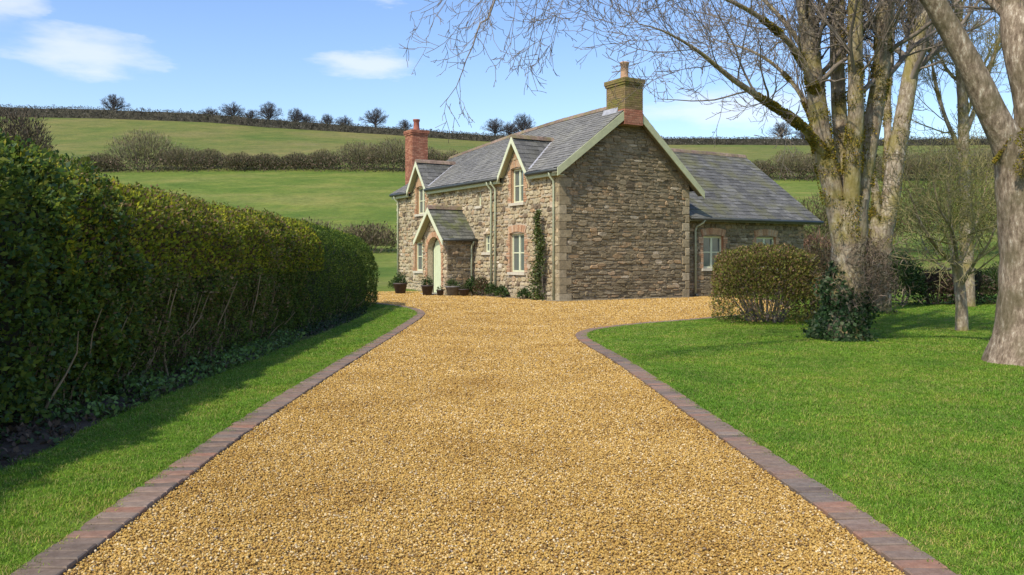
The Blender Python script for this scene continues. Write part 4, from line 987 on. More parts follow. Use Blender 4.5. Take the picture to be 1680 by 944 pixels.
shrub('round_bush', 'big rounded yellow green clipped bush in front of the wing', 'bush', (5.50, 18.6, 0), (1.06, 1.15, 1.13), 38000, .048, bushc, [3, 3, 2, 2, 2, 2, 2], stems=30, shell=.72, up=.5, bumpy=.10, lift=.16, stem_r=.02, square=.8)
shrub('russet_bush', 'brownish bush tucked between the round bush and the mossy tree', 'bush', (6.9, 19.4, 0), (.75, .9, 1.15), 9000, .05, [(.15, .10, .05), (.19, .12, .06), (.12, .11, .035), (.09, .07, .03)], stems=18, shell=.6, up=.5, lift=.12, twig=300)
shrub('russet_hedge', 'low reddish brown clipped hedge beyond the end of the wing', 'hedge', (15.9, 44, 0), (3.2, 1.3, 1.9), 9000, .13, [(.22, .12, .075), (.17, .10, .06), (.14, .10, .05)], stems=6, shell=.75, twig=500, square=.6)
back = [('dark_shrub', 'dark green laurel shrub right of the two mossy trees', (11.2, 25.2, 0), (.95, .9, 1.15), [(.025, .05, .012), (.04, .075, .016), (.06, .10, .02)], 7000),
        ('bare_shrub', 'small reddish leafless shrub beside the dark laurel', (12.7, 25.6, 0), (.65, .6, .75), [(.11, .06, .045), (.08, .05, .035), (.06, .07, .02)], 3500),
        ('low_shrub', 'brown twiggy low shrub between two leafier ones', (13.9, 26.0, 0), (.75, .7, .72), [(.10, .07, .04), (.06, .06, .025), (.05, .08, .02)], 3800),
        ('green_shrub', 'leafy green shrub behind the slim young tree', (15.4, 26.2, 0), (1.0, .9, .95), [(.04, .08, .016), (.07, .12, .02), (.10, .13, .03)], 5500),
        ('dark_shrub', 'dense dark shrub hard by the thick trunk', (14.4, 22.6, 0), (.9, .8, .95), [(.03, .05, .014), (.05, .07, .018), (.09, .06, .03)], 5500),
        ('dark_shrub', 'dusky evergreen shrub seen past the thick trunk at the picture edge', (17.2, 25.5, 0), (1.5, 1.2, 1.3), [(.03, .055, .014), (.05, .08, .02)], 6500),
        ('tangled_shrub', 'brown tangle of suckers behind the foot of the mossy tree', (8.7, 21.4, 0), (.85, .8, 1.3), [(.14, .10, .065), (.10, .075, .045), (.08, .08, .03)], 4000)]
for nm, lb, c, rd, cols, n in back: shrub(nm, lb, 'shrub', c, rd, n, .075, cols, stems=14, shell=.45, twig=260, lift=.1, stem_r=.016)
for nm, lb, c, rd, cols in (('bank_scrub', 'brown scrub on the bank beyond the left corner of the cottage', (-11.2, 66, 0), (3.0, 1.6, 1.75), 0), ('bank_scrub', 'second brown scrub clump further left on the bank behind the hedge end', (-16.5, 67, 0), (3.6, 1.8, 1.9), 0),
                            ('bank_scrub', 'brown scrub rising behind the end of the wing roof', (22.5, 62, 0), (3.4, 2.2, 3.6), 1), ('bank_scrub', 'dull olive scrub between the mossy trunks and the bank', (27.0, 66, 0), (3.8, 2.4, 3.6), 1),
                            ('bank_scrub', 'wide greenish thicket on the bank behind the slim young tree', (33.0, 64, 0), (4.8, 2.8, 5.2), 2), ('bank_scrub', 'tall thicket on the bank left of the thick trunk', (39.0, 62, 0), (4.8, 3, 6.0), 2), ('bank_scrub', 'brushwood thicket on the bank beyond the picture edge trunk', (47, 66, 0), (6, 3, 6.0), 2)):
    cc = [[(.16, .12, .075), (.12, .095, .055), (.20, .16, .10), (.10, .10, .04)], [(.15, .11, .065), (.11, .10, .045), (.13, .13, .05)], [(.12, .115, .04), (.16, .145, .05), (.12, .09, .05), (.09, .09, .03)]][cols]
    z0 = float(hill_z(c[0], c[1])); shrub(nm, lb, 'scrub', (c[0], c[1], z0 - .15), rd, 3500, .22, cc, stems=10, shell=.3, twig=1500, mat='scrub', up=.8, asp=(.2, .5), stem_r=.03, bumpy=.3)
# hedge line across the hill, clump by clump
hl = [(60, 258, 7), (165, 252, 7), (235, 212, 12), (300, 240, 8), (345, 244, 6), (395, 250, 5), (440, 252, 5.5), (490, 250, 5.5), (530, 246, 5), (590, 232, 9), (645, 226, 8.5), (700, 240, 6), (745, 248, 6), (1245, 262, 5), (1300, 245, 8), (1352, 243, 7.5), (1420, 250, 8), (1485, 246, 8), (1550, 240, 9), (1620, 238, 9), (1675, 240, 9)]
words_ = ['at the picture\'s far left edge', 'low and dark, left of the biggest clump', 'the biggest and roundest of the hedge line', 'joined to the right flank of the biggest clump', 'small and dark, third right of the biggest clump', 'low and brown in the middle of the hedge line', 'low and purplish above the lower field', 'brown, where the hedge line dips', 'low, just left of the high clump by the chimney', 'high and domed, left of the red chimney', 'high and broad, touching the red chimney', 'right of the red chimney', 'partly behind the cottage roof', 'low, just past the wing ridge', 'dark, over the verge of the wing roof', 'dark, against the mossy tree\'s first trunk', 'between the two mossy trunks', 'just right of the second mossy trunk', 'above the young tree', 'left of the thick trunk on the hill', 'behind the thick trunk on the hill']
for (px, py, wpx), wd in zip(hl, words_):
    Y_ = 134 + rng.uniform(-2, 3); x = (px - 840) / 1400 * Y_; z0 = float(hill_z(x, Y_)) ; h = max(2.2, 1.4 + (425 - py) / 1400 * Y_ - z0); 
    shrub('field_shrub', 'leafless hedgerow clump across the hill, ' + wd, 'hedgerow bush', (x, Y_, z0 - .2), (wpx * .52, 3.0, h * .74), 5200, .26, [(.15, .125, .07), (.12, .10, .055), (.19, .155, .09), (.15, .15, .055), (.09, .095, .035)], stems=10, shell=.2, twig=2200, mat='scrub', up=.9, asp=(.15, .4), stem_r=.05, bumpy=.22, group='hedgerow bushes across the hill', base_col=[(.21, .175, .115), (.16, .135, .085), (.25, .21, .135)])
def hedge_bank(name, label, xs, Yf, h, n, size, cols, thick=1.2):
    root = thing(name, label, 'hedge'); x = rng.uniform(xs[0], xs[1], n); y = Yf(x) + rng.normal(0, thick / 2, n); hh = h(x) * (1 + .12 * np.array([mnoise.noise(Vector((v * .3, 1, 0))) for v in x])); z = hill_z(x, y) + rng.random(n) * hh * (1.05 + .25 * np.array([mnoise.noise(Vector((v * .9, 5, 0))) + .6 * mnoise.noise(Vector((v * 2.7, 8, 0))) for v in x]))
    P = np.c_[x, y, z]; D = unit(rdir(n) * .8 + np.array((0, 0, .8))); link('foliage', leaf_mesh('foliage', [leaves_arrays(P, D, rdir(n) + np.array((0, -.6, 0)), size * rng.uniform(.5, 1.4, n), rng.uniform(.3, .7, n), mixcol(n, cols, None, .4))], M['scrub']), root)['kind'] = 'stuff'
    V = []; F = []; q = np.linspace(xs[0], xs[1], 90)
    for a in q:
        y = float(Yf(np.array([a]))[0]); zz = float(hill_z(a, y)); t = float(h(np.array([a]))[0]) * (.88 + .14 * mnoise.noise(Vector((a * .4, 3, 0))))
        V += [(a, y - thick * .4, zz - .3), (a, y - thick * .35, zz + t * .9), (a, y + thick * .3, zz + t), (a, y + thick * .4, zz - .3)]
    for i_ in range(len(q) - 1): F += [(i_ * 4 + j_, i_ * 4 + j_ + 1, i_ * 4 + j_ + 5, i_ * 4 + j_ + 4) for j_ in range(3)]
    if Yf(0) > 200: MB().add(V, F).build('inner_growth', M['far_core'], root)
hedge_bank('field_hedge', 'long dark leafless hedge along the ridge under the sky', (-185, 185), lambda x: 250 + x * 0, lambda x: np.interp(x, [-185, -150, -90, -36, 40, 185], [3.3, 3.1, 2.7, 2.1, 2.0, 2.1]), 60000, .32, [(.075, .07, .055), (.06, .06, .042), (.10, .09, .07), (.055, .062, .032), (.19, .17, .15)])
hedge_bank('field_hedge', 'low dark hedge bank at the foot of the hillside clumps', (-95, 92), lambda x: 132 + x * 0, lambda x: np.interp(x, [-95, 95], [2.0, 2.0]), 34000, .26, [(.06, .055, .03), (.10, .075, .05), (.16, .115, .08), (.06, .07, .03)], 2.6)

# ------------------------------------------------------------------ trees
UP = np.array((0, 0, 1.))
class Tree:
    def __init__(s, spec): s.spec = spec; s.thick = Tubes(); s.thin = Tubes(); s.nt = 0
    def path(s, p, d, ln, n, wander, trop):
        P = [p]; d = d / np.linalg.norm(d)
        for _ in range(n):
            d = d + rng.normal(0, wander, 3) + trop * UP; d /= np.linalg.norm(d); P.append(P[-1] + d * ln / n)
        return np.array(P)
    def branch(s, P, r, lv):
        """lay the tube of one branch and let smaller ones grow from it"""
        sp = s.spec; n = len(P); rad = np.maximum(r * np.linspace(1, .35 if lv else .12, n), s.spec['rmin'])
        (s.thick if r > sp['split'] else s.thin).add(P, rad, 12 if r > .12 else 7 if r > .03 else 4 if r > .008 else 3, .12 if r > .05 else 0)
        s.nt += 1
        if lv >= len(sp['count']): return
        cnt, ratio, lens, ang, trop, wander = sp['count'][lv], sp['ratio'][lv], sp['len'][lv], sp['ang'][lv], sp['trop'][lv], sp['wander'][lv]
        total = np.linalg.norm(np.diff(P, axis=0), axis=1).sum()
        k = max(1, int(round(cnt * total))) if sp.get('per_m', True) else cnt
        for t in (np.arange(k) + rng.random(k)) / k:
            t = sp['from'][lv] + (1 - sp['from'][lv]) * t; f = t * (n - 1); i = min(int(f), n - 2); q = P[i] + (P[i + 1] - P[i]) * (f - i); d = P[i + 1] - P[i]; d /= np.linalg.norm(d)
            if sp.get('ok') and not sp['ok'](q): continue
            a = rng.normal(ang, .18); s_ = rdir(1)[0]; s_ -= d * (s_ @ d); s_ /= np.linalg.norm(s_) + 1e-9
            if sp.get('side_up'): s_ = s_ + UP * sp['side_up']; s_ /= np.linalg.norm(s_)
            nd = d * math.cos(a) + s_ * math.sin(a); ln = lens * rng.uniform(.55, 1.25) * (1 - .45 * t); rr = max(r * (1 - .6 * t) * ratio, sp['rmin'])
            s.branch(s.path(q, nd, ln, sp['seg'][lv], wander, trop), rr, lv + 1)
    def tips(s, P, r): s.branch(np.asarray(P, float), r, 1)
def smooth_path(K, step=.25): return catmull(np.array(K, float), step)
def stem_tube(T, K, rads, sides=14, rough=.10, step=.18):
    P = smooth_path(K, step); d = np.linspace(0, 1, len(P)); T.add(P, np.interp(d, np.linspace(0, 1, len(rads)), rads), sides, rough); return P
def moss_leaves(P, rads, n, cols, size=.024, side=None):
    i = rng.integers(0, len(P) - 1, n); q = P[i] + (P[i + 1] - P[i]) * rng.random((n, 1)); d = rdir(n); t = unit(P[i + 1] - P[i]); d = unit(d - t * (d * t).sum(1, keepdims=True))
    r = np.interp(i / len(P), np.linspace(0, 1, len(rads)), rads); pat = np.array([mnoise.noise(Vector(v * 3.1)) for v in q + d * r[:, None]]); k = (pat > -.08 + .25 * rng.random(n)) & (q[:, 2] > 1.25); q, d, r = q[k], d[k], r[k]; n = len(q)
    return leaves_arrays(q + d * (r * rng.uniform(.97, 1.07, n))[:, None], unit(d + rdir(n) * .7 - UP * .3), unit(rdir(n) + d), size * rng.uniform(.5, 1.7, n), rng.uniform(.5, 1, n), mixcol(n, cols))
MOSS = [(.20, .165, .022), (.27, .215, .03), (.16, .15, .02), (.11, .11, .018), (.28, .185, .035)]

tw = dict(per_m=True, count=[4.6, 4.4, 5.2, 5], ratio=[.34, .42, .5, .6], len=[2.0, 1.0, .50, .24], ang=[.75, .8, .75, .7], trop=[.05, .06, .10, .1], wander=[.10, .14, .17, .2], seg=[8, 5, 4, 2], rmin=.0042, split=.02)
tw['from'] = [.25, .12, .1, .1]
def keep(q): return q[2] < 7.4                            # the fine growth is built as high as it can be seen
def make_tree(name, label, base, stems, spec, bark_m, twig_m, moss=0, group=None, limbs=(), moss_top=.6):
    """stems/limbs: (key points, radii, branch?) in world space"""
    root = thing(name, label, 'tree', base, 0, group); tr = Tree(spec); trunk = Tubes(); parts = []
    for idx, (K, rads, grow, *opt) in enumerate(stems):
        T = trunk if idx == 0 else Tubes(); P = stem_tube(T, K, np.array(rads) * (.88 if idx else 1), 18 if rads[0] > .1 else 10, .08)
        if idx: T.build('limb', bark_m, root, base)
        if grow:
            sp = dict(spec); tr.spec = sp; sub = P[int(len(P) * (opt[0] if opt else .15)):]; r = rads[-1] * 1.0
            n = len(sub); total = np.linalg.norm(np.diff(sub, axis=0), axis=1).sum(); k = int(sp['count'][0] * total)
            for t in (np.arange(k) + rng.random(k)) / k:
                f = t * (n - 1); i = min(int(f), n - 2); q = sub[i] + (sub[i + 1] - sub[i]) * (f - i); d = unit(sub[i + 1] - sub[i])
                if sp.get('ok') and not sp['ok'](q): continue
                s_ = rdir(1)[0]; s_ -= d * (s_ @ d); s_ = unit(s_); a = rng.normal(sp['ang'][0], .2); nd = d * math.cos(a) + s_ * math.sin(a)
                tr.branch(tr.path(q, nd, sp['len'][0] * rng.uniform(.5, 1.25), sp['seg'][0], sp['wander'][0], sp['trop'][0]), np.interp(t, [0, 1], [rads[0], rads[-1]]) * sp['ratio'][0] * rng.uniform(.5, 1), 1)
        if moss and idx < 9: parts.append(moss_leaves(P[:int(len(P) * moss_top)], rads, moss if idx == 0 else moss // 2, MOSS))
    trunk.build('trunk', bark_m, root, base)
    tr.thick.build('branches', bark_m if spec['split'] < .015 else twig_m, root, base, 'stuff'); tr.thin.build('crown', twig_m, root, base, 'stuff')
    if parts: link('moss', leaf_mesh('moss', parts, M['moss'], base), root)['kind'] = 'stuff'
    return root, tr

spA = dict(tw, ok=keep)
A = lambda x, y, dy=0: at(x, y, 14.6 + dy)
make_tree('mossy_tree', 'mossy tree with a fan of stems and a low bough towards the cottage', tuple(A(1388, 560)), [
    ([A(1390, 570), A(1390, 520), A(1391, 440), A(1394, 380), A(1392, 330)], [.36, .30, .27, .29, .30], False),
    ([A(1382, 400), A(1368, 320), A(1352, 250), A(1336, 130), A(1322, 20), A(1300, -150), A(1260, -420)], [.20, .19, .17, .15, .13, .09, .04], True, .3),
    ([A(1392, 400, .2), A(1388, 300, .3), A(1378, 200, .5), A(1373, 80, .6), A(1376, -40, .7), A(1384, -200, .8), A(1380, -460, 1)], [.18, .15, .14, .13, .11, .09, .03], True, .3),
    ([A(1396, 390, -.1), A(1398, 300, -.2), A(1404, 190, -.4), A(1403, 80, -.5), A(1404, -40, -.6), A(1410, -220, -.8), A(1425, -420, -1)], [.17, .15, .14, .13, .11, .08, .03], True, .3),
    ([A(1400, 400), A(1412, 310), A(1428, 220), A(1446, 110), A(1452, 20), A(1475, -130), A(1500, -380)], [.20, .18, .16, .15, .13, .09, .03], True, .3),
    ([A(1360, 262, -.05), A(1325, 218, -.3), A(1290, 188, -.7), A(1240, 156, -1.1), A(1195, 125, -1.5), A(1140, 80, -1.9), A(1085, 50, -2.2), A(1050, 40, -2.4)], [.085, .075, .07, .06, .05, .035, .02, .008], True, .3),
    ([A(1338, 150, -.1), A(1310, 90, -.4), A(1262, 40, -.8), A(1205, 5, -1.2), A(1130, -25, -1.6)], [.07, .06, .05, .035, .01], True, .15),
    ([A(1352, 245, -.1), A(1322, 170, .4), A(1285, 120, .9), A(1235, 85, 1.3), A(1170, 65, 1.7)], [.06, .05, .04, .028, .008], True, .2),
    ([A(1348, 190, .1), A(1325, 100, .5), A(1290, 40, .9), A(1230, -20, 1.3), A(1170, -60, 1.6)], [.07, .06, .05, .035, .01], True, .2),
], spA, M['bark'], M['twig'], moss=22000)
B = lambda x, y, dy=0: at(x, y, 22.4 + dy)
spB = dict(spA, ok=lambda q: q[2] < 9.8, len=[2.6, 1.3, .6, .25], count=[4.4, 3.8, 4.8, 5], rmin=.0052)
make_tree('mossy_tree', 'second mossy tree, leaning stems behind and right of the fan of stems', tuple(B(1440, 514)), [
    ([B(1440, 520), B(1441, 470), B(1442, 420), B(1446, 370)], [.36, .31, .30, .30], False),
    ([B(1446, 400), B(1462, 320), B(1470, 260), B(1484, 180), B(1500, 90), B(1522, 0), B(1560, -160), B(1590, -320)], [.28, .26, .24, .21, .18, .15, .09, .03], True, .35),
    ([B(1436, 400), B(1438, 330), B(1430, 280), B(1424, 230)], [.17, .14, .10, .05], False),
    ([B(1456, 330, .2), B(1457, 240, .5), B(1456, 160, .8), B(1462, 70, 1.0), B(1464, -30, 1.2), B(1480, -260, 1.5)], [.13, .11, .10, .09, .07, .03], True, .3),
    ([B(1488, 160, .3), B(1496, 60, .7), B(1494, -40, 1), B(1500, -240, 1)], [.11, .10, .08, .03], True, .2),
], spB, M['bark'], M['twig'], moss=18000, moss_top=.55)
# bare tree behind, only its mossy pole and fine crown seen between the limbs
C_ = lambda x, y, dy=0: at(x, y, 24.5 + dy)
make_tree('bare_tree', 'slender leafless tree standing behind the young tree, mossy pole and fine twigs', tuple(C_(1588, 505)), [
    ([C_(1588, 506), C_(1586, 400), C_(1582, 280), C_(1580, 180), C_(1574, 80), C_(1570, -40), C_(1560, -220)], [.2, .17, .15, .14, .11, .08, .02], True, .4),
    ([C_(1581, 230), C_(1610, 150), C_(1640, 60), C_(1660, -60)], [.08, .07, .05, .02], True, .2),
    ([C_(1582, 260), C_(1550, 190), C_(1530, 110), C_(1520, 30)], [.08, .06, .04, .02], True, .2)], dict(spB, count=[4.2, 3.8, 5.0, 5]), M['bark'], M['twig_green'], moss=7000, moss_top=.9)
# the young tree on the lawn
D_ = lambda x, y, dy=0: at(x, y, 16.3 + dy)
spY = dict(tw, count=[5.5, 6.5, 8], ratio=[.5, .5, .6], len=[1.35, .7, .3], ang=[.7, .75, .75], trop=[.04, .04, .05], wander=[.12, .16, .2], seg=[6, 4, 3], split=.02, rmin=.0042); spY['from'] = [.15, .1, .1]
young, trY = make_tree('young_tree', 'slim young tree with greenish twigs standing on the lawn', tuple(D_(1578, 546)), [
    ([D_(1578, 550), D_(1577, 500), D_(1572, 450), D_(1568, 420)], [.125, .105, .10, .085], False),
    ([D_(1569, 430), D_(1560, 370, .1), D_(1556, 310, .2), D_(1560, 260, .3)], [.06, .045, .03, .01], True, .1),
    ([D_(1571, 440), D_(1540, 410, -.3), D_(1512, 370, -.6), D_(1490, 310, -.8)], [.05, .04, .028, .008], True, .15),
    ([D_(1572, 440), D_(1592, 390, .3), D_(1612, 330, .5), D_(1622, 270, .6)], [.05, .04, .028, .008], True, .15),
    ([D_(1575, 470), D_(1600, 430, -.5), D_(1622, 400, -.9), D_(1640, 350, -1.2)], [.05, .035, .02, .008], True, .15),
    ([D_(1571, 430), D_(1562, 380, -.7), D_(1540, 340, -1.1), D_(1530, 290, -1.3)], [.045, .035, .02, .008], True, .15),
    ([D_(1568, 440), D_(1548, 440, .6), D_(1520, 410, 1.1), D_(1505, 370, 1.4)], [.04, .03, .02, .008], True, .15)], spY, M['bark'], M['twig_green'])
n = 9500; q = rdir(n) * np.array((.95, 1.0, 1.2)) * rng.random((n, 1)) ** .45 + D_(1565, 345); q = q[q[:, 2] > 1.35]; n = len(q)
link('leaf_buds', leaf_mesh('leaf_buds', [leaves_arrays(q, rdir(n), rdir(n), .03 * rng.uniform(.6, 1.4, n), .5, mixcol(n, [(.26, .27, .05), (.18, .19, .035), (.32, .29, .06)]))], M['leaf'], tuple(D_(1578, 546))), young)['kind'] = 'stuff'

# the great tree at the right edge, its limb arching over the drive
E_ = lambda x, y, dy=0: at(x, y, 11.3 + dy)
spE = dict(tw, ok=lambda q: q[2] < 6.2, count=[2.0, 3.6, 6, 8], len=[1.5, .9, .45, .2])
base = (6.86, 11.3, 0)
root, trE = make_tree('great_tree', 'great pale barked tree forking low at the right edge of the lawn', base, [
    ([(6.86, 11.3, -.1), (6.86, 11.3, .05), (6.86, 11.3, .35), (6.86, 11.3, .8), (6.85, 11.3, 1.6), (6.85, 11.3, 2.3), (6.84, 11.3, 2.75)], [.68, .53, .41, .36, .355, .40, .42], False),
    ([(6.72, 11.3, 2.45), (6.60, 11.3, 2.85), (6.32, 11.25, 3.35), (5.95, 11.2, 4.05), (5.42, 11.1, 4.85), (4.8, 10.9, 5.55), (3.9, 10.5, 6.2), (2.7, 10.0, 6.6), (1.4, 9.6, 6.7), (.3, 9.2, 6.35), (-.2, 9.05, 5.6)], [.26, .20, .165, .14, .125, .115, .105, .09, .07, .05, .03], False),
    ([(6.98, 11.35, 2.4), (7.02, 11.4, 3.0), (6.98, 11.45, 3.7), (6.85, 11.5, 4.3), (6.86, 11.6, 5.0), (7.0, 11.8, 6.2), (7.3, 12, 8.0), (7.4, 12.2, 9.8)], [.34, .28, .235, .21, .20, .17, .12, .05], True, .62),
    ([(7.1, 11.4, 2.5), (7.6, 11.4, 3.3), (8.2, 11.5, 4.6), (8.8, 11.6, 6.4), (9.2, 11.7, 8.2)], [.25, .22, .18, .12, .05], True, .4),
    ([(6.9, 11.5, 4.4), (6.7, 11.9, 5.0), (6.3, 12.6, 5.7), (5.9, 13.4, 6.6)], [.10, .08, .06, .02], True, .1),
    ([(5.6, 11.15, 4.6), (5.9, 11.6, 5.2), (6.2, 12.3, 5.6), (6.3, 13.0, 6.2)], [.07, .055, .04, .015], True, .1)], spE, M['bark_big'], M['twig'])
G = lambda x, y, Y_: at(x, y, Y_)
# hanging boughs of that limb, over the drive
spH = dict(tw, count=[5.5, 5.5, 6.5, 6.5], ratio=[.4, .5, .6, .7], len=[.62, .38, .21, .12], ang=[.6, .62, .65, .65], trop=[-.05, .0, .05, .05], wander=[.12, .16, .19, .2], seg=[6, 4, 3, 2], rmin=.0029, split=.012); spH['from'] = [.12, .12, .1, .1]
H = Tree(spH)
for K, r in (([(-.2, 9.05, 5.6), G(812, 0, 9.0), G(788, 38, 8.95), G(776, 75, 8.9), G(765, 98, 8.9), G(749, 142, 8.85), G(722, 176, 8.8)], .034),
             ([(-.1, 9.1, 5.9), G(790, -60, 9.0), G(750, -20, 9.1), G(715, 10, 9.2), G(690, 22, 9.2)], .018), ([(-.2, 9.1, 5.7), G(800, -30, 9.2), G(762, 30, 9.5), G(730, 70, 9.6), G(698, 88, 9.7)], .016),
             ([(.9, 9.4, 6.55), G(900, -120, 9.5), G(884, -20, 9.5), G(876, 40, 9.4), G(866, 90, 9.4), G(882, 150, 9.4)], .024), ([(1.0, 9.45, 6.6), G(920, -100, 9.6), G(908, -10, 9.7), G(892, 50, 9.8), G(872, 105, 9.8)], .02),
             ([(.8, 9.4, 6.5), G(872, -90, 9.3), G(850, -10, 9.2), G(842, 40, 9.1), G(838, 75, 9.1)], .016), ([(1.5, 9.6, 6.7), G(985, -90, 9.8), G(978, -15, 9.8), G(974, 25, 9.8), G(980, 62, 9.8)], .016),
             ([(1.0, 9.45, 6.6), G(940, -90, 9.4), G(925, -5, 9.2), G(915, 40, 9.1), G(905, 85, 9.1)], .016)):
    H.branch(smooth_path(K, .14), r * .55, 0)
H.thick.build('hanging_bough', M['twig'], root, base, 'stuff'); H.thin.build('hanging_twigs', M['twig'], root, base, 'stuff')
mp = moss_leaves(np.linspace((6.62, 11.2, 2.5), (6.85, 11.0, 2.95), 8), [.31, .35], 12000, MOSS, .02); link('moss', leaf_mesh('moss', [mp], M['moss'], base), root)['kind'] = 'stuff'

# ivy and suckers at the foot of the mossy tree
def ivy(label, c, rad, hgt, n, name='ivy'):
    o = thing(name, label, 'ivy', c); a = rng.uniform(0, 6.28, n); z = rng.random(n) ** 1.3 * hgt * (1 + .25 * np.sin(2 * a + 1)); r = rad * (1 - .38 * z / hgt) * (1 + .14 * np.sin(3 * a + 4 * z)) * (.8 + .3 * rng.random(n) + .35 * rng.random(n) ** 5) * (1 + .5 * np.array([mnoise.noise(Vector((math.cos(q_) * 1.4, math.sin(q_) * 1.4, w_ * 2.6))) for q_, w_ in zip(a, z)]))
    P = np.c_[np.cos(a) * r, np.sin(a) * r, z + .03]; Nn = np.c_[np.cos(a), np.sin(a), np.full(n, .2)]
    link('foliage', leaf_mesh('foliage', [leaves_arrays(P, unit(rdir(n) + Nn * .3 - UP * .5), unit(Nn + rdir(n) * .7), .075 * rng.uniform(.6, 1.3, n), rng.uniform(.6, .9, n), mixcol(n, [(.035, .075, .024), (.05, .10, .03), (.07, .13, .045), (.025, .05, .018), (.14, .18, .09)]))], M['leaf_gloss']), o)['kind'] = 'stuff'
    return o
ivy('dark glossy ivy bush round the foot of the mossy tree with the low bough', tuple(A(1386, 562)), .47, 1.1, 3400)
n = 3800; q = np.c_[rng.normal(.08, .3, n), rng.normal(-.1, .3, n), rng.uniform(.6, 1.75, n)] + A(1402, 560) * np.array((1, 1, 0)); o = thing('sucker_growth', 'tangle of dry brown sucker twigs above the ivy on the mossy tree', 'twig tangle', tuple(A(1402, 562)))
link('twigs', leaf_mesh('twigs', [leaves_arrays(q, unit(rdir(n) + UP * .6), rdir(n), .17 * rng.uniform(.5, 1.4, n), .06, mixcol(n, [(.17, .125, .085), (.12, .09, .06), (.22, .17, .12)]), 0)], M['scrub'], tuple(A(1402, 562))), o)['kind'] = 'stuff'

# skyline trees
far = []
for k, (hw, h) in enumerate(((1.1, 1.0), (1.3, .82), (.95, 1.05))):
    root = thing('bare_tree', 'x', 'tree', (0, 0, -60)); sp = dict(per_m=False, count=[12, 10, 6, 3], ratio=[.5, .45, .5, .6], len=[2.7, 1.7, .95, .5], ang=[.6, .55, .6, .65], trop=[.03, .02, .02, .02], wander=[.06, .09, .12, .15], seg=[5, 4, 3, 2], rmin=.0095, split=.5); sp['from'] = [.3, .22, .2, .15]
    t = Tree(sp); T = Tubes(); P = np.array(((0, 0, -.5), (.05, 0, .8), (0, .05, 1.5), (.05, 0, 2.3)), float); T.add(P, [.42, .35, .30, .26], 8, .1); T.build('trunk', M['bark_far'], root)
    for m_ in range(17):
        a = m_ * 2.399 + rng.uniform(-.2, .2); el_ = .18 + 1.35 * ((m_ + .5) / 17) ** .8; d = np.array((math.cos(a) * math.cos(el_) * hw, math.sin(a) * math.cos(el_) * hw, math.sin(el_) * h)); t.branch(t.path(np.array((.03, 0, rng.uniform(1.7, 2.3))), d, (2.9 + .5 * math.sin(el_)) * np.linalg.norm(d) * rng.uniform(.88, 1.06), 6, .05, .01), .11, 1)
    t.thin.build('crown', M['bark_far'], root); far.append(root)
sk_ = [(187, 157, 185, 0, 'round bare tree standing alone on the ridge above the left hedge'), (345, 176, 190, 1, 'small ragged bare tree left of the ridge tree pair'), (383, 168, 192, 1, 'spreading bare tree with open crown on the ridge'), (412, 182, 194, 2, 'little bare tree between two wider ridge trees'), (441, 170, 196, 0, 'domed bare tree on the ridge, broadest of the middle group'), (486, 180, 199, 2, 'bare tree right of the broadest domed ridge tree'), (503, 187, 200, 1, 'tiny bare tree tucked beside the last tree of the middle group'), (537, 189, 203, 2, 'tiny narrow bare tree alone on the ridge'), (566, 190, 205, 1, 'low wide bare tree on the ridge left of the tall domed one'), (616, 180, 208, 0, 'tall domed dark bare tree on the ridge left of the red chimney'), (664, 198, 212, 2, 'bare tree on the ridge just behind the red chimney pot'), (812, 196, 222, 0, 'bare tree peeping over the cottage ridge, left one'), (836, 200, 222, 1, 'bare tree peeping over the cottage ridge, middle one'), (858, 190, 222, 2, 'bare tree peeping over the cottage ridge, right one'), (1282, 202, 228, 0, 'broad bare tree on the ridge behind the low bough'), (1318, 210, 230, 1, 'bare tree on the ridge left of the first mossy stem')]
for i, (px, yt, yb, k, lb) in enumerate(sk_):
    Y_ = 252; x = (px - 840) / 1400 * Y_; z0 = float(hill_z(x, Y_)); top = 1.4 + (425 - yt) / 1400 * Y_; s_ = max(.42, (top - z0) / 5.9); used = [r for r in far if r['label'] == 'x' and r is far[k]]
    if used: o = used[0]; o.location = (x, Y_, z0); o.scale = (s_,) * 3; o.rotation_euler.z = rng.uniform(0, 6); o['label'] = lb
    else: o = copy_tree(far[k], (x, Y_, z0), rng.uniform(0, 6.28), s_, lb)
    o['group'] = 'bare trees along the ridge'
    if i == 0: o.scale = (s_ * 1.0,) * 3
shrub('field_shrub', 'dark bare thicket at the top left edge behind the tall hedge', 'thicket', (-61, 105, float(hill_z(-61, 105)) - .3), (4.8, 3.4, 8.3), 7000, .45, [(.10, .08, .055), (.075, .06, .045), (.12, .095, .065)], stems=14, shell=.2, twig=2600, mat='scrub', up=.9, asp=(.12, .4), stem_r=.05, bumpy=.25)

# ------------------------------------------------------------------ plants and pots at the cottage wall
def hw_(a, b): p = to_world((a, b, 0)); return (p.x, p.y, 0.02)
cl = thing('climbing_plant', 'narrow evergreen climber trained up the front wall beside the corner downpipe', 'climbing plant', hw_(-.12, .85)); n = 2000
z = rng.random(n) * 3.0; wz = np.interp(z, [0, .4, 1.2, 2.3, 3.1], [.30, .38, .34, .26, .10]) * (1 + .3 * np.sin(z * 7)); b = rng.normal(0, .45, n).clip(-1, 1) * wz + .1 * np.sin(z * 3); P_ = np.c_[-.05 - rng.random(n) ** 1.5 * .3 * np.interp(z, [0, 3], [1, .4]), b, z]
rotm = np.array(((_c, _s, 0), (-_s, _c, 0), (0, 0, 1)))
link('foliage', leaf_mesh('foliage', [leaves_arrays(P_ @ rotm, unit(rdir(n) + np.array((-_c, -_s, .1))), unit(rdir(n) * .7 + np.array((-_c, -_s, .3))), .085 * rng.uniform(.6, 1.3, n), .6, mixcol(n, [(.05, .085, .015), (.08, .12, .02), (.11, .15, .03), (.04, .06, .012), (.13, .13, .04)]))], M['leaf']), cl)['kind'] = 'stuff'
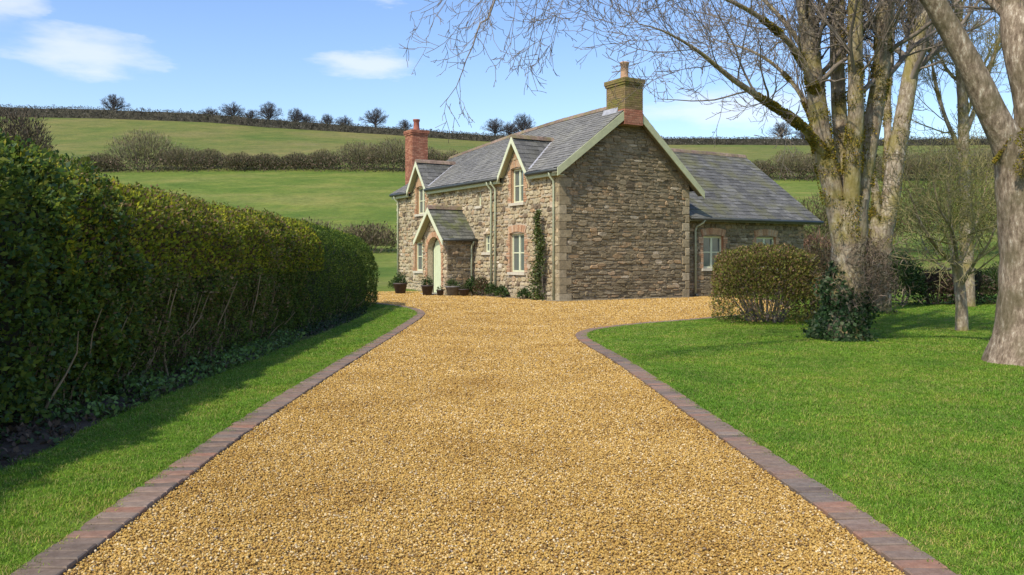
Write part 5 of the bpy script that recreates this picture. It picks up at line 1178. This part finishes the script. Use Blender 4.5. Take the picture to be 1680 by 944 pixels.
Tc = Tubes(); 
for k in range(5): Tc.add([np.array((-.06, .1 * k - .2, 0)) @ rotm, np.array((-.1, .05 * k - .1, 1.0)) @ rotm, np.array((-.08, .08 * k - .16, 2.2)) @ rotm], [.02, .015, .006], 5)
Tc.build('stem', M['twig'], cl)
def pot(label, a, b, r, h, mat, cols, fh, n, fr, twig=0):
    root = thing('potted_plant', label, 'potted plant', hw_(a, b), 0, 'pots by the porch')
    MB().lathe([(r * .02, 0), (r * .72, 0), (r * .98, h * .86), (r * 1.08, h * .87), (r * 1.1, h), (r * .97, h), (r * .95, h * .9)], (0, 0, 0), 20).build('pot', mat, root, True)
    MB().lathe([(r * .95, h * .9), (.001, h * .92)], (0, 0, 0), 20).build('soil', M['soil'], root)
    if n:
        d = rdir(n); d[:, 2] = np.abs(d[:, 2]); P = d * np.array((fr, fr, fh)) * rng.uniform(.3, 1, (n, 1)) + np.array((0, 0, h)); link('foliage', leaf_mesh('foliage', [leaves_arrays(P, unit(d + rdir(n) * .7), rdir(n), .06 * rng.uniform(.6, 1.4, n), .5, mixcol(n, cols))], M['leaf']), root)['kind'] = 'stuff'
gr = [(.04, .08, .018), (.07, .12, .025), (.03, .055, .014)]
pot('dark pot with a leafy shrub left of the porch door', -1.95, 8.35, .27, .42, M['planter2'], gr, .42, 700, .27)
pot('brown pot with a small clipped bush right of the porch door', -1.75, 6.3, .23, .38, M['planter2'], gr, .36, 500, .22)
pot('wide grey pot against the side wall of the porch', -1.12, 5.42, .27, .36, M['planter'], gr, .28, 260, .28)
pot('low dark pot right of the wide grey pot', -.86, 5.0, .2, .26, M['planter2'], [(.05, .06, .02)], .2, 160, .2)
pot('little dark pot at the corner of the porch', -1.5, 5.72, .14, .22, M['planter2'], gr, .12, 60, .12)
for lb, b, rd, n, cols in (('reddish low shrub at the wall beside the downpipes', 4.75, (.3, .45, .5), 900, [(.12, .08, .04), (.06, .08, .02), (.09, .06, .03)]), ('low green plant below the ground floor window', 3.2, (.22, .45, .28), 600, gr), ('small green tuft at the wall near the climber', 1.75, (.2, .4, .25), 500, gr), ('weedy plant between the two pairs of pipes', 4.0, (.2, .25, .35), 350, gr), ('green weeds at the far corner of the cottage', 12.7, (.3, .4, .35), 400, [(.08, .13, .02), (.06, .1, .02)]), ('leafy shrub against the porch side wall', 5.3, (.22, .2, .5), 700, gr)):
    shrub('wall_plant', lb, 'plant', hw_(-.28 if 'porch' not in lb else -.4, b), rd, n, .075, cols, stems=5, shell=.4)
